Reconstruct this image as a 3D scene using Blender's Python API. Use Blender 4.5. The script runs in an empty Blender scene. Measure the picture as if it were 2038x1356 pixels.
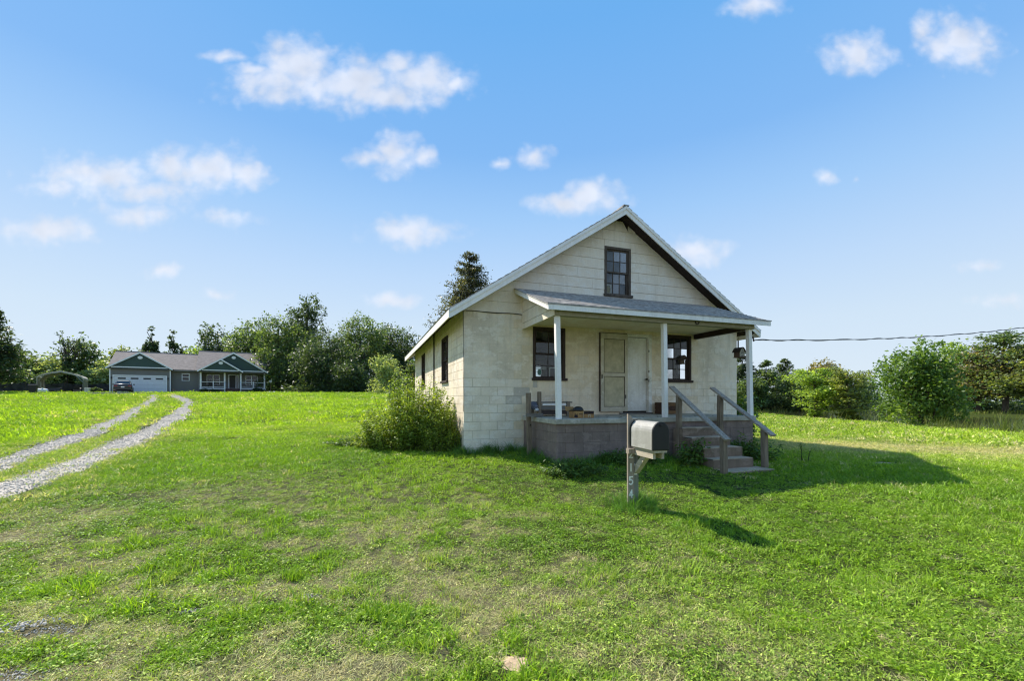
import bpy, bmesh, math, random
import numpy as np
from mathutils import Vector, Matrix

random.seed(7)
R = math.radians
SC = bpy.context.scene
COL = SC.collection

# ------------------------------------------------------------------ camera
CAM_H = 1.5
cam_d = bpy.data.cameras.new('camera')
cam_d.sensor_width = 36.0
cam_d.lens = 837.3 / 2038.0 * 36.0
cam_d.shift_y = 116.0 / 2038.0
cam_d.clip_start = 0.05
cam_d.clip_end = 3000
cam = bpy.data.objects.new('camera', cam_d)
cam.location = (0, 0, CAM_H)
cam.rotation_euler = (R(90), 0, 0)
COL.objects.link(cam)
SC.camera = cam
SC.render.resolution_x, SC.render.resolution_y = 1024, 682
SC.cycles.use_denoising = True
SC.cycles.filter_width = 1.2
SC.cycles.max_bounces = 8
SC.cycles.transparent_max_bounces = 16

# ------------------------------------------------------------------ sun and sky
SUN_AZ, SUN_EL = 53.0, 46.5            # degrees left of +Y, above the horizon
sx, sy, sz = -math.sin(R(SUN_AZ)) * math.cos(R(SUN_EL)), math.cos(R(SUN_AZ)) * math.cos(R(SUN_EL)), math.sin(R(SUN_EL))
sun_d = bpy.data.lights.new('sun', 'SUN')
sun_d.energy = 3.4
sun_d.angle = R(0.53)
sun_d.color = (1.0, 0.94, 0.84)
sun = bpy.data.objects.new('sun', sun_d)
sun.rotation_euler = Vector((sx, sy, sz)).to_track_quat('Z', 'Y').to_euler()
sun.location = (-30, 30, 40)
COL.objects.link(sun)

world = bpy.data.worlds.new('World')
SC.world = world
world.use_nodes = True
world.cycles.sampling_method = 'MANUAL'
world.cycles.sample_map_resolution = 512


def build_world():
    nt = world.node_tree
    N, L = nt.nodes, nt.links
    N.clear()
    out = N.new('ShaderNodeOutputWorld')
    bg = N.new('ShaderNodeBackground')
    bg.inputs['Strength'].default_value = 0.0915
    sky = N.new('ShaderNodeTexSky')
    sky.sky_type = 'NISHITA'
    sky.sun_disc = False
    sky.sun_elevation = R(SUN_EL)
    sky.sun_rotation = R(-SUN_AZ)
    sky.altitude = 0
    sky.air_density = 1.0
    sky.dust_density = 0.6
    sky.ozone_density = 2.2
    def math_(op, a=None, b=None, c=None):
        n = N.new('ShaderNodeMath'); n.operation = op
        for i, v in enumerate((a, b, c)):
            if v is None: continue
            if isinstance(v, (int, float)): n.inputs[i].default_value = v
            else: L.new(v, n.inputs[i])
        return n.outputs[0]

    tc = N.new('ShaderNodeTexCoord')
    sep = N.new('ShaderNodeSeparateXYZ')
    L.new(tc.outputs['Generated'], sep.inputs[0])
    az = math_('ARCTAN2', sep.outputs[0], sep.outputs[1])
    # the cloud field repeats round the horizon every 120 degrees
    az = math_('WRAP', az, R(60), R(-60))
    el = math_('ARCSINE', sep.outputs[2])
    comb = N.new('ShaderNodeCombineXYZ')
    # flat-based clouds: tangent of the bearing, height over the horizontal distance
    L.new(math_('TANGENT', az), comb.inputs[0])
    L.new(math_('DIVIDE', math_('TANGENT', el), math_('COSINE', az)), comb.inputs[1])
    # clear summer air: the physical sky blended with an even fade from zenith blue to a pale horizon
    ramp = N.new('ShaderNodeValToRGB')
    cr = ramp.color_ramp
    while len(cr.elements) > 1: cr.elements.remove(cr.elements[-1])
    for i, (e_, c_) in enumerate(SKY_FADE):
        p_ = (e_ + 10) / 100.0
        k = cr.elements[0] if i == 0 else cr.elements.new(p_)
        k.position = p_; k.color = (*c_, 1)
    L.new(math_('MULTIPLY_ADD', el, 0.01 * 180 / math.pi, 0.1), ramp.inputs[0])
    rs = N.new('ShaderNodeVectorMath'); rs.operation = 'SCALE'
    L.new(ramp.outputs[0], rs.inputs[0]); rs.inputs['Scale'].default_value = 1 / 0.15
    hs = N.new('ShaderNodeMix'); hs.data_type = 'RGBA'; hs.inputs['Factor'].default_value = 0.98
    L.new(sky.outputs[0], hs.inputs['A']); L.new(rs.outputs[0], hs.inputs['B'])
    # wispy distortion
    nz = N.new('ShaderNodeTexNoise'); nz.inputs['Scale'].default_value = 9.0
    nz.inputs['Detail'].default_value = 3.0; nz.inputs['Roughness'].default_value = 0.62
    L.new(comb.outputs[0], nz.inputs['Vector'])
    sub = N.new('ShaderNodeVectorMath'); sub.operation = 'SUBTRACT'
    L.new(nz.outputs['Color'], sub.inputs[0]); sub.inputs[1].default_value = (.5, .5, .5)
    scl = N.new('ShaderNodeVectorMath'); scl.operation = 'SCALE'
    L.new(sub.outputs[0], scl.inputs[0]); scl.inputs['Scale'].default_value = 0.045
    add = N.new('ShaderNodeVectorMath'); add.operation = 'ADD'
    L.new(comb.outputs[0], add.inputs[0]); L.new(scl.outputs[0], add.inputs[1])
    co = add.outputs[0]
    # bearing, height, half widths (all tangents), density
    CL = CLOUDS
    acc = None
    for a0, e0, wa, we, st in CL:
        s = N.new('ShaderNodeVectorMath'); s.operation = 'SUBTRACT'
        L.new(co, s.inputs[0]); s.inputs[1].default_value = (a0, e0, 0)
        m = N.new('ShaderNodeVectorMath'); m.operation = 'MULTIPLY'
        L.new(s.outputs[0], m.inputs[0]); m.inputs[1].default_value = (1 / wa, 1 / we, 0)
        ln = N.new('ShaderNodeVectorMath'); ln.operation = 'LENGTH'
        L.new(m.outputs[0], ln.inputs[0])
        v = math_('MULTIPLY_ADD', ln.outputs['Value'], -st, st)
        acc = v if acc is None else math_('MAXIMUM', acc, v)
    n2 = N.new('ShaderNodeTexNoise'); n2.inputs['Scale'].default_value = 22.0
    n2.inputs['Detail'].default_value = 5.0; n2.inputs['Roughness'].default_value = 0.55
    mp = N.new('ShaderNodeVectorMath'); mp.operation = 'MULTIPLY'
    L.new(comb.outputs[0], mp.inputs[0]); mp.inputs[1].default_value = (1.0, 1.25, 1)
    L.new(mp.outputs[0], n2.inputs['Vector'])
    nn = math_('MULTIPLY_ADD', n2.outputs[0], 1.3, -0.62)
    vo = N.new('ShaderNodeTexVoronoi'); vo.feature = 'SMOOTH_F1'; vo.inputs['Scale'].default_value = 24.0
    vo.inputs['Smoothness'].default_value = 0.6; vo.inputs['Detail'].default_value = 1.0; vo.inputs['Roughness'].default_value = 0.5
    L.new(co, vo.inputs['Vector'])
    bil = math_('MULTIPLY_ADD', vo.outputs['Distance'], -0.42, 0.30)
    dens = math_('ADD', acc, math_('ADD', math_('MULTIPLY', nn, 0.62), bil))
    mr = N.new('ShaderNodeMapRange'); mr.interpolation_type = 'SMOOTHSTEP'
    mr.inputs['From Min'].default_value = 0.0; mr.inputs['From Max'].default_value = 0.95
    mr.inputs['To Min'].default_value = 0.0; mr.inputs['To Max'].default_value = 0.8
    L.new(dens, mr.inputs['Value'])
    mix = N.new('ShaderNodeMix'); mix.data_type = 'RGBA'
    L.new(mr.outputs[0], mix.inputs['Factor'])
    L.new(hs.outputs['Result'], mix.inputs['A'])
    # noise paints greyer patches into the clouds in place of shaded undersides
    cl = N.new('ShaderNodeMix'); cl.data_type = 'RGBA'
    n3 = N.new('ShaderNodeTexNoise'); n3.inputs['Scale'].default_value = 13.0; n3.inputs['Detail'].default_value = 2.0
    L.new(co, n3.inputs['Vector'])
    L.new(math_('MULTIPLY_ADD', n3.outputs[0], 2.2, -0.65), cl.inputs['Factor'])
    cl.inputs['A'].default_value = tuple(c * .82 for c in CLOUD_RGB[:3]) + (1,); cl.inputs['B'].default_value = CLOUD_RGB
    L.new(cl.outputs['Result'], mix.inputs['B'])
    L.new(mix.outputs['Result'], bg.inputs['Color'])
    L.new(bg.outputs[0], out.inputs['Surface'])


CLOUD_RGB = (4.4, 4.55, 5.0, 1)
SKY_FADE = [(-10, (.47, .53, .59)), (2, (.495, .572, .65)), (9, (.445, .545, .65)), (15.5, (.36, .49, .665)), (23, (.25, .42, .66)), (30, (.158, .340, .63)), (42, (.108, .305, .61)), (90, (.10, .28, .57))]
CLOUDS = [
    (-0.512, 0.799, 0.124, 0.089, 1.00),
    (-0.548, 0.751, 0.190, 0.070, 1.00),
    (-0.381, 0.751, 0.206, 0.089, 1.00),
    (-0.309, 0.721, 0.190, 0.052, 1.00),
    (-0.202, 0.757, 0.140, 0.067, 1.00),
    (-0.273, 0.793, 0.074, 0.041, 1.00),
    (-0.136, 0.749, 0.074, 0.033, 0.90),
    (-0.680, 0.815, 0.066, 0.022, 0.80),
    (-0.614, 0.779, 0.082, 0.030, 0.90),
    (-0.978, 0.530, 0.223, 0.070, 0.85),
    (-0.811, 0.554, 0.107, 0.059, 0.90),
    (-0.715, 0.542, 0.140, 0.070, 1.00),
    (-0.632, 0.528, 0.069, 0.044, 0.95),
    (-0.859, 0.494, 0.206, 0.048, 0.70),
    (-1.086, 0.504, 0.102, 0.041, 0.70),
    (-0.895, 0.441, 0.124, 0.044, 0.70),
    (-0.668, 0.435, 0.091, 0.028, 0.65),
    (-1.098, 0.401, 0.157, 0.043, 0.90),
    (-0.273, 0.584, 0.086, 0.067, 0.95),
    (-0.327, 0.568, 0.096, 0.033, 0.85),
    (-0.214, 0.578, 0.046, 0.037, 0.95),
    (0.051, 0.578, 0.056, 0.035, 0.90),
    (-0.032, 0.558, 0.036, 0.020, 0.75),
    (-0.238, 0.397, 0.148, 0.046, 0.95),
    (0.121, 0.465, 0.119, 0.041, 0.95),
    (0.192, 0.483, 0.102, 0.052, 1.00),
    (0.437, 0.351, 0.107, 0.044, 0.95),
    (0.819, 0.823, 0.109, 0.067, 0.95),
    (1.058, 0.847, 0.140, 0.089, 1.00),
    (0.981, 0.883, 0.053, 0.052, 0.70),
    (0.574, 0.934, 0.096, 0.044, 0.85),
    (0.742, 0.530, 0.041, 0.026, 0.75),
    (0.817, 0.527, 0.015, 0.015, 0.60),
    (-0.285, 0.235, 0.079, 0.031, 0.85),
    (-0.829, 0.306, 0.056, 0.024, 0.75),
    (1.106, 0.315, 0.069, 0.022, 0.60),
    (1.160, 0.232, 0.086, 0.024, 0.55),
    (-0.703, 0.244, 0.053, 0.017, 0.55),
]
build_world()
SC.view_settings.view_transform = 'Standard'
SC.view_settings.look = 'None'
SC.view_settings.exposure = 1.24
SC.view_settings.gamma = 1.0
SC.view_settings.use_curve_mapping = False

# ------------------------------------------------------------------ helpers
def setp(o, label=None, cat=None, group=None, kind=None):
    if label: o['label'] = label
    if cat: o['category'] = cat
    if group: o['group'] = group
    if kind: o['kind'] = kind
    return o


def empty(name, loc, rz=0.0, label=None, cat=None, group=None):
    o = bpy.data.objects.new(name, None)
    o.location = loc
    o.rotation_euler = (0, 0, rz)
    COL.objects.link(o)
    return setp(o, label, cat, group)


def link(name, me, parent=None, loc=None, rot=None):
    o = bpy.data.objects.new(name, me)
    COL.objects.link(o)
    if parent: o.parent = parent
    if loc is not None: o.location = loc
    if rot is not None: o.rotation_euler = rot
    return o


def np_mesh(name, V, quads=None, tris=None, mat=None, smooth=False):
    me = bpy.data.meshes.new(name)
    V = np.asarray(V, np.float32).reshape(-1, 3)
    idx, starts, n = [], [], 0
    if quads is not None and len(quads):
        q = np.asarray(quads, np.int32).reshape(-1, 4)
        idx.append(q.ravel()); starts.append(np.arange(len(q)) * 4); n += len(q) * 4
    if tris is not None and len(tris):
        t = np.asarray(tris, np.int32).reshape(-1, 3)
        idx.append(t.ravel()); starts.append(n + np.arange(len(t)) * 3)
    idx = np.concatenate(idx).astype(np.int32); starts = np.concatenate(starts).astype(np.int32)
    me.vertices.add(len(V)); me.vertices.foreach_set('co', V.ravel())
    me.loops.add(len(idx)); me.loops.foreach_set('vertex_index', idx)
    me.polygons.add(len(starts)); me.polygons.foreach_set('loop_start', starts)
    if smooth: me.polygons.foreach_set('use_smooth', np.ones(len(starts), bool))
    me.update(calc_edges=True)
    if mat: me.materials.append(mat)
    return me


class MB:
    """collects shapes into one mesh"""
    def __init__(s): s.v, s.f = [], []
    def add(s, vs, fs):
        b = len(s.v); s.v += [tuple(p) for p in vs]; s.f += [tuple(i + b for i in f) for f in fs]; return s
    def box(s, x0, y0, z0, x1, y1, z1):
        if x1 < x0: x0, x1 = x1, x0
        if y1 < y0: y0, y1 = y1, y0
        if z1 < z0: z0, z1 = z1, z0
        return s.add([(x0,y0,z0),(x1,y0,z0),(x1,y1,z0),(x0,y1,z0),(x0,y0,z1),(x1,y0,z1),(x1,y1,z1),(x0,y1,z1)],
                     [(0,3,2,1),(4,5,6,7),(0,1,5,4),(1,2,6,5),(2,3,7,6),(3,0,4,7)])
    def bar(s, p, q, w, h, up=(0,0,1), ew=None, eh=None):
        """box along p->q, w sideways, h along up"""
        p, q, up = Vector(p), Vector(q), Vector(up)
        d = (q - p).normalized(); a = d.cross(up).normalized(); b = a.cross(d).normalized()
        vs = []
        for c, ww, hh in ((p, w, h), (q, ew or w, eh or h)):
            for i, j in ((-1,-1),(1,-1),(1,1),(-1,1)): vs.append(c + a*ww*i/2 + b*hh*j/2)
        return s.add(vs, [(0,1,2,3),(7,6,5,4),(1,0,4,5),(2,1,5,6),(3,2,6,7),(0,3,7,4)])
    def prism(s, pts, d):
        """polygon pts (3D) extruded by vector d; pts counter-clockwise seen against d"""
        n = len(pts); d = Vector(d); a = [Vector(p) for p in pts]; b = [p + d for p in a]
        fs = [tuple(range(n)), tuple(range(2*n-1, n-1, -1))]
        for i in range(n): fs.append((i, i+n, (i+1) % n + n, (i+1) % n))
        return s.add(a + b, fs)
    def tube(s, pts, rad, n=6, cap=True):
        pts = [Vector(p) for p in pts]
        if not isinstance(rad, (list, tuple)): rad = [rad] * len(pts)
        b = len(s.v); prev = None
        for i, p in enumerate(pts):
            t = (pts[min(i+1, len(pts)-1)] - pts[max(i-1, 0)]).normalized()
            if prev is None:
                a = t.cross(Vector((0,0,1)))
                if a.length < 1e-3: a = t.cross(Vector((1,0,0)))
                a.normalize()
            else:
                a = (prev - t * prev.dot(t)).normalized()
            prev = a; c = t.cross(a)
            for k in range(n):
                an = 2*math.pi*k/n; s.v.append(tuple(p + (a*math.cos(an) + c*math.sin(an)) * rad[i]))
        for i in range(len(pts)-1):
            for k in range(n):
                s.f.append((b+i*n+k, b+i*n+(k+1)%n, b+(i+1)*n+(k+1)%n, b+(i+1)*n+k))
        if cap:
            s.f.append(tuple(b+k for k in range(n-1,-1,-1))); e = b+(len(pts)-1)*n; s.f.append(tuple(e+k for k in range(n)))
        return s
    def loft(s, rings, cap=True):
        b = len(s.v); n = len(rings[0])
        for r in rings: s.v += [tuple(p) for p in r]
        for i in range(len(rings)-1):
            for k in range(n): s.f.append((b+i*n+k, b+i*n+(k+1)%n, b+(i+1)*n+(k+1)%n, b+(i+1)*n+k))
        if cap:
            s.f.append(tuple(b+k for k in range(n-1,-1,-1))); e = b+(len(rings)-1)*n; s.f.append(tuple(e+k for k in range(n)))
        return s
    def mesh(s, name, mat=None, smooth=False):
        me = bpy.data.meshes.new(name); me.from_pydata(s.v, [], s.f)
        bm = bmesh.new(); bm.from_mesh(me); bmesh.ops.recalc_face_normals(bm, faces=bm.faces); bm.to_mesh(me); bm.free()
        if mat: me.materials.append(mat)
        if smooth:
            for p in me.polygons: p.use_smooth = True
        return me
    def build(s, name, mat, parent=None, smooth=False, bevel=0.0, label=None):
        o = link(name, s.mesh(name, mat, smooth), parent)
        if bevel:
            m = o.modifiers.new('bevel', 'BEVEL'); m.width = bevel; m.segments = 2; m.limit_method = 'ANGLE'
        if label: o['label'] = label
        return o


_rs = np.random.RandomState(3)
_lat = _rs.rand(64, 64)


def vnoise(x, y):
    """smooth value noise in 0..1, period 64"""
    x = np.asarray(x, float); y = np.asarray(y, float)
    xi = np.floor(x).astype(int); yi = np.floor(y).astype(int)
    fx = x - xi; fy = y - yi; fx = fx*fx*(3-2*fx); fy = fy*fy*(3-2*fy)
    g = lambda i, j: _lat[i % 64, j % 64]
    return (g(xi,yi)*(1-fx)+g(xi+1,yi)*fx)*(1-fy) + (g(xi,yi+1)*(1-fx)+g(xi+1,yi+1)*fx)*fy


def fbm(x, y, o=4):
    s, a, t = 0, 1.0, 0
    for i in range(o):
        s = s + a*vnoise(x*2**i+17.3*i, y*2**i+5.1*i); t += a; a *= .55
    return s/t


def ss(a, b, x):
    t = np.clip((x-a)/(b-a), 0, 1); return t*t*(3-2*t)


# ------------------------------------------------------------------ materials
def new_mat(name):
    m = bpy.data.materials.new(name); m.use_nodes = True
    nt = m.node_tree
    return m, nt.nodes, nt.links, nt.nodes['Principled BSDF']


def noise_node(N, L, scale, detail=5, rough=.6, vec=None, stretch=None):
    n = N.new('ShaderNodeTexNoise'); n.inputs['Scale'].default_value = scale
    n.inputs['Detail'].default_value = detail; n.inputs['Roughness'].default_value = rough
    src = vec
    if src is None:
        g = N.new('ShaderNodeNewGeometry'); src = g.outputs['Position']
    if stretch:
        mp = N.new('ShaderNodeMapping'); mp.inputs['Scale'].default_value = stretch
        mp.inputs['Rotation'].default_value = (0, 0, R(-18.97))
        L.new(src, mp.inputs['Vector']); src = mp.outputs[0]
    L.new(src, n.inputs['Vector'])
    return n


def ramp_node(N, L, fac, stops):
    r = N.new('ShaderNodeValToRGB'); e = r.color_ramp.elements
    e[0].position = stops[0][0]; e[0].color = (*stops[0][1], 1)
    e[1].position = stops[-1][0]; e[1].color = (*stops[-1][1], 1)
    for p, c in stops[1:-1]:
        k = e.new(p); k.color = (*c, 1)
    L.new(fac, r.inputs[0]); return r


def mixc(N, L, fac, a, b, mode='MIX'):
    m = N.new('ShaderNodeMix'); m.data_type = 'RGBA'; m.blend_type = mode
    for s, v in (('Factor', fac), ('A', a), ('B', b)):
        if isinstance(v, (int, float)): m.inputs[s].default_value = v
        elif isinstance(v, tuple): m.inputs[s].default_value = (*v, 1)
        else: L.new(v, m.inputs[s])
    return m.outputs['Result']


def plain(name, c, rough=.6, metal=0.0, var=.12, scale=6.0, bump=0.0, bscale=40.0, spec=.3):
    """one colour with cloudy variation"""
    m, N, L, b = new_mat(name)
    n = noise_node(N, L, scale)
    d = tuple(x*(1-var*1.6) for x in c); e = tuple(min(1, x*(1+var)) for x in c)
    r = ramp_node(N, L, n.outputs[0], [(.3, d), (.7, e)])
    L.new(r.outputs[0], b.inputs['Base Color'])
    b.inputs['Roughness'].default_value = rough; b.inputs['Metallic'].default_value = metal
    b.inputs['Specular IOR Level'].default_value = spec
    if bump:
        n2 = noise_node(N, L, bscale, 6, .65)
        bp = N.new('ShaderNodeBump'); bp.inputs['Strength'].default_value = bump; bp.inputs['Distance'].default_value = .01
        L.new(n2.outputs[0], bp.inputs['Height']); L.new(bp.outputs[0], b.inputs['Normal'])
    return m


def weathered(name, base, dirt, white, dirt_amt=.5, fine=1.0, streak=True, chip=None, chip_at=.7):
    """old paint: cloudy dirt, vertical streaks, pale wear, small dark chips"""
    m, N, L, b = new_mat(name)
    n1 = noise_node(N, L, 1.1, 6, .62)
    r1 = ramp_node(N, L, n1.outputs[0], [(.42, (0,0,0)), (.62, (1,1,1))])
    sc = N.new('ShaderNodeMath'); sc.operation = 'MULTIPLY'; sc.inputs[1].default_value = dirt_amt
    L.new(r1.outputs[0], sc.inputs[0])
    c = mixc(N, L, sc.outputs[0], base, dirt)
    n2 = noise_node(N, L, 2.3, 7, .7, stretch=(1.2, 1, 1.9))
    r2 = ramp_node(N, L, n2.outputs[0], [(.52, (0,0,0)), (.56, (.7,.7,.7))])
    c = mixc(N, L, r2.outputs[0], c, white)
    if streak:
        n3 = noise_node(N, L, 7, 4, .6, stretch=(1, 1, .09))
        r3 = ramp_node(N, L, n3.outputs[0], [(.50, (0,0,0)), (.72, (.55,.55,.55))])
        c = mixc(N, L, r3.outputs[0], c, dirt)
    n4 = noise_node(N, L, 24*fine, 5, .7)
    r4 = ramp_node(N, L, n4.outputs[0], [(.3, (.92,.92,.92)), (.7, (1.04,1.04,1.04))])
    c = mixc(N, L, 1.0, c, r4.outputs[0], 'MULTIPLY')
    if chip:
        n5 = noise_node(N, L, 9*fine, 6, .75)
        r5 = ramp_node(N, L, n5.outputs[0], [(chip_at, (0,0,0)), (chip_at+.03, (1,1,1))])
        c = mixc(N, L, r5.outputs[0], c, chip)
    L.new(c, b.inputs['Base Color'])
    b.inputs['Roughness'].default_value = .75; b.inputs['Specular IOR Level'].default_value = .2
    nb = noise_node(N, L, 55*fine, 6, .7)
    bp = N.new('ShaderNodeBump'); bp.inputs['Strength'].default_value = .35; bp.inputs['Distance'].default_value = .006
    L.new(nb.outputs[0], bp.inputs['Height']); L.new(bp.outputs[0], b.inputs['Normal'])
    return m


def wood(name, c1, c2, c3=None, scale=1.0, axis='Z'):
    """grey weathered timber with grain along the object's long axis"""
    m, N, L, b = new_mat(name)
    tc = N.new('ShaderNodeTexCoord')
    st = {'Z': (14, 14, .8), 'X': (.8, 14, 14), 'Y': (14, .8, 14)}[axis]
    mp = N.new('ShaderNodeMapping'); mp.inputs['Scale'].default_value = tuple(x*scale for x in st)
    L.new(tc.outputs['Object'], mp.inputs['Vector'])
    n = noise_node(N, L, 3.2, 6, .65, vec=mp.outputs[0])
    stops = [(.28, c2), (.6, c1)] + ([(.8, c3)] if c3 else [])
    r = ramp_node(N, L, n.outputs[0], stops)
    n2 = noise_node(N, L, 3.0)
    r2 = ramp_node(N, L, n2.outputs[0], [(.3, (.7,.7,.7)), (.7, (1.1,1.1,1.1))])
    L.new(mixc(N, L, 1.0, r.outputs[0], r2.outputs[0], 'MULTIPLY'), b.inputs['Base Color'])
    b.inputs['Roughness'].default_value = .8; b.inputs['Specular IOR Level'].default_value = .2
    bp = N.new('ShaderNodeBump'); bp.inputs['Strength'].default_value = .5; bp.inputs['Distance'].default_value = .006
    L.new(n.outputs[0], bp.inputs['Height']); L.new(bp.outputs[0], b.inputs['Normal'])
    return m


def glass(name, tint=(.75, .8, .8), dirt=.12, refl=1.0):
    m = bpy.data.materials.new(name); m.use_nodes = True
    nt = m.node_tree; N, L = nt.nodes, nt.links; N.clear()
    out = N.new('ShaderNodeOutputMaterial')
    tr = N.new('ShaderNodeBsdfTransparent'); tr.inputs[0].default_value = (*tint, 1)
    gl = N.new('ShaderNodeBsdfGlossy'); gl.inputs['Roughness'].default_value = .02; gl.inputs[0].default_value = (refl, refl, refl, 1)
    fr = N.new('ShaderNodeFresnel'); fr.inputs[0].default_value = 1.55
    nb = noise_node(N, L, 2.0, 2, .5)
    bp = N.new('ShaderNodeBump'); bp.inputs['Strength'].default_value = .05; bp.inputs['Distance'].default_value = .02
    L.new(nb.outputs[0], bp.inputs['Height']); L.new(bp.outputs[0], gl.inputs['Normal'])
    mx = N.new('ShaderNodeMixShader'); L.new(fr.outputs[0], mx.inputs[0]); L.new(tr.outputs[0], mx.inputs[1]); L.new(gl.outputs[0], mx.inputs[2])
    df = N.new('ShaderNodeBsdfDiffuse'); df.inputs[0].default_value = (.35, .36, .34, 1)
    n = noise_node(N, L, 5, 5, .7); r = ramp_node(N, L, n.outputs[0], [(.4, (0,0,0)), (.8, (dirt*2.2,)*3)])
    m2 = N.new('ShaderNodeMixShader'); L.new(r.outputs[0], m2.inputs[0]); L.new(mx.outputs[0], m2.inputs[1]); L.new(df.outputs[0], m2.inputs[2])
    L.new(m2.outputs[0], out.inputs[0])
    return m


def leafy(name, cols, trans=.35, clump=.6, rough=.55, tcol=None):
    """leaves: colour differs from leaf to leaf and from clump to clump, light shines through"""
    m, N, L, b = new_mat(name)
    g = N.new('ShaderNodeNewGeometry')
    r = ramp_node(N, L, g.outputs['Random Per Island'], [(i/(len(cols)-1), c) for i, c in enumerate(cols)])
    n = noise_node(N, L, clump, 3, .5)
    r2 = ramp_node(N, L, n.outputs[0], [(.35, (.72,.78,.74)), (.65, (1.18,1.12,1.0))])
    c = mixc(N, L, 1.0, r.outputs[0], r2.outputs[0], 'MULTIPLY')
    L.new(c, b.inputs['Base Color'])
    b.inputs['Roughness'].default_value = rough; b.inputs['Specular IOR Level'].default_value = .35
    t = N.new('ShaderNodeBsdfTranslucent')
    L.new(mixc(N, L, 1.0, c, tcol or (1.5, 1.45, .55), 'MULTIPLY'), t.inputs[0])
    mx = N.new('ShaderNodeMixShader'); mx.inputs[0].default_value = trans
    L.new(b.outputs[0], mx.inputs[1]); L.new(t.outputs[0], mx.inputs[2])
    L.new(mx.outputs[0], N['Material Output'].inputs[0])
    return m


M = {}
M['block'] = weathered('painted_block', (.89, .755, .585), (.62, .525, .40), (.90, .80, .67), .7, chip=(.22,.20,.17), chip_at=.70)
M['block_white'] = weathered('white_painted_block', (.90, .79, .64), (.70, .605, .48), (.91, .83, .72), .6, chip=(.25,.23,.2), chip_at=.71)
M['block_porch'] = weathered('porch_wall_paint', (.88, .725, .52), (.64, .52, .36), (.89, .77, .61), .75, chip=(.2,.18,.13), chip_at=.70)
M['block_grey'] = weathered('bare_cement_patch', (.60, .535, .44), (.46, .41, .33), (.70, .64, .54), .6, chip=(.6,.57,.5), chip_at=.66)
M['mortar'] = plain('old_mortar', (.46, .40, .29), .9, var=.15)
M['brown_mortar'] = plain('brown_mortar', (.12, .095, .08), .9, var=.2)
M['tread'] = weathered('toplit_tread_concrete', (.50, .365, .25), (.30, .215, .145), (.58, .45, .33), .7)  # paler than the step concrete to carry the light from above
M['siding'] = weathered('siding_paint', (.89, .77, .605), (.73, .62, .475), (.90, .81, .68), .5)
M['white_trim'] = weathered('white_trim', (.91, .86, .80), (.72, .67, .61), (.92, .88, .83), .35)
M['white_post'] = weathered('white_post_paint', (.93, .87, .81), (.78, .72, .65), (.94, .90, .85), .3)
M['brown_block'] = weathered('brown_painted_block', (.25, .182, .152), (.155, .115, .095), (.29, .22, .185), .7, chip=(.33,.29,.25), chip_at=.71)
M['concrete'] = weathered('porch_concrete', (.46, .41, .33), (.25, .23, .18), (.56, .51, .43), .9)
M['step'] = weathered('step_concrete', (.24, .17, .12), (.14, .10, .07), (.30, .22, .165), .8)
M['soffit'] = wood('dark_soffit_boards', (.055, .038, .030), (.03, .02, .017), (.10, .075, .06), axis='X')
M['beam_tan'] = weathered('tan_beam_paint', (.36, .31, .20), (.26, .22, .14), (.42, .37, .26), .5)
M['ceiling'] = weathered('porch_ceiling_paint', (.82, .70, .50), (.68, .57, .39), (.85, .76, .60), .5)
M['brown_frame'] = wood('dark_brown_frame', (.075, .052, .042), (.045, .032, .028), (.16, .13, .11), axis='Z')
M['grey_frame'] = wood('worn_brown_frame', (.13, .10, .075), (.07, .055, .045), (.28, .25, .2), axis='Z')
M['grey_wood'] = wood('grey_weathered_wood', (.29, .22, .155), (.14, .105, .07), (.44, .36, .275))
M['grey_wood_x'] = wood('grey_weathered_board', (.22, .195, .17), (.11, .095, .08), (.36, .34, .31), axis='X')
M['rail'] = wood('silvered_rail', (.43, .355, .285), (.20, .16, .12), (.68, .60, .52), axis='Y')
M['shingle'] = plain('asphalt_shingle', (.37, .335, .30), .9, var=.3, scale=9, bump=.6, bscale=90)
M['screen'] = plain('dusty_screen', (.52, .45, .29), .9, var=.15)
M['door_paint'] = weathered('door_paint', (.86, .81, .72), (.62, .57, .47), (.90, .87, .81), .8, chip=(.2,.17,.13), chip_at=.71)
M['screen_frame'] = weathered('screen_frame_paint', (.62, .54, .40), (.42, .36, .25), (.70, .63, .50), .6)
M['black_metal'] = plain('black_metal', (.012, .012, .013), .45, .0, spec=.5)
M['iron'] = plain('rusty_iron', (.06, .045, .038), .7, .4)
M['glass'] = glass('old_window_glass')
M['glass_dark'] = glass('tinted_glass', (.18, .2, .2), .03)
M['interior'] = plain('interior_plaster', (.16, .14, .115), .9, var=.25, scale=2)
M['int_floor'] = wood('interior_floorboards', (.09, .065, .045), (.05, .037, .028), axis='X')

# ------------------------------------------------------------------ terrain
LY = [-50, 0, 4, 6, 8.5, 10, 20, 46, 55, 700]; LZ = [-.2, -.2, -.18, 0, .17, .27, .75, 1.99, 2.15, 2.15]
RY = [-50, 0, 4, 6, 8, 10, 20, 30, 60, 700]; RZ = [-.2, -.2, -.15, 0, .08, .12, .2, .3, .3, .3]
WATER_Z = -.95


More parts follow.
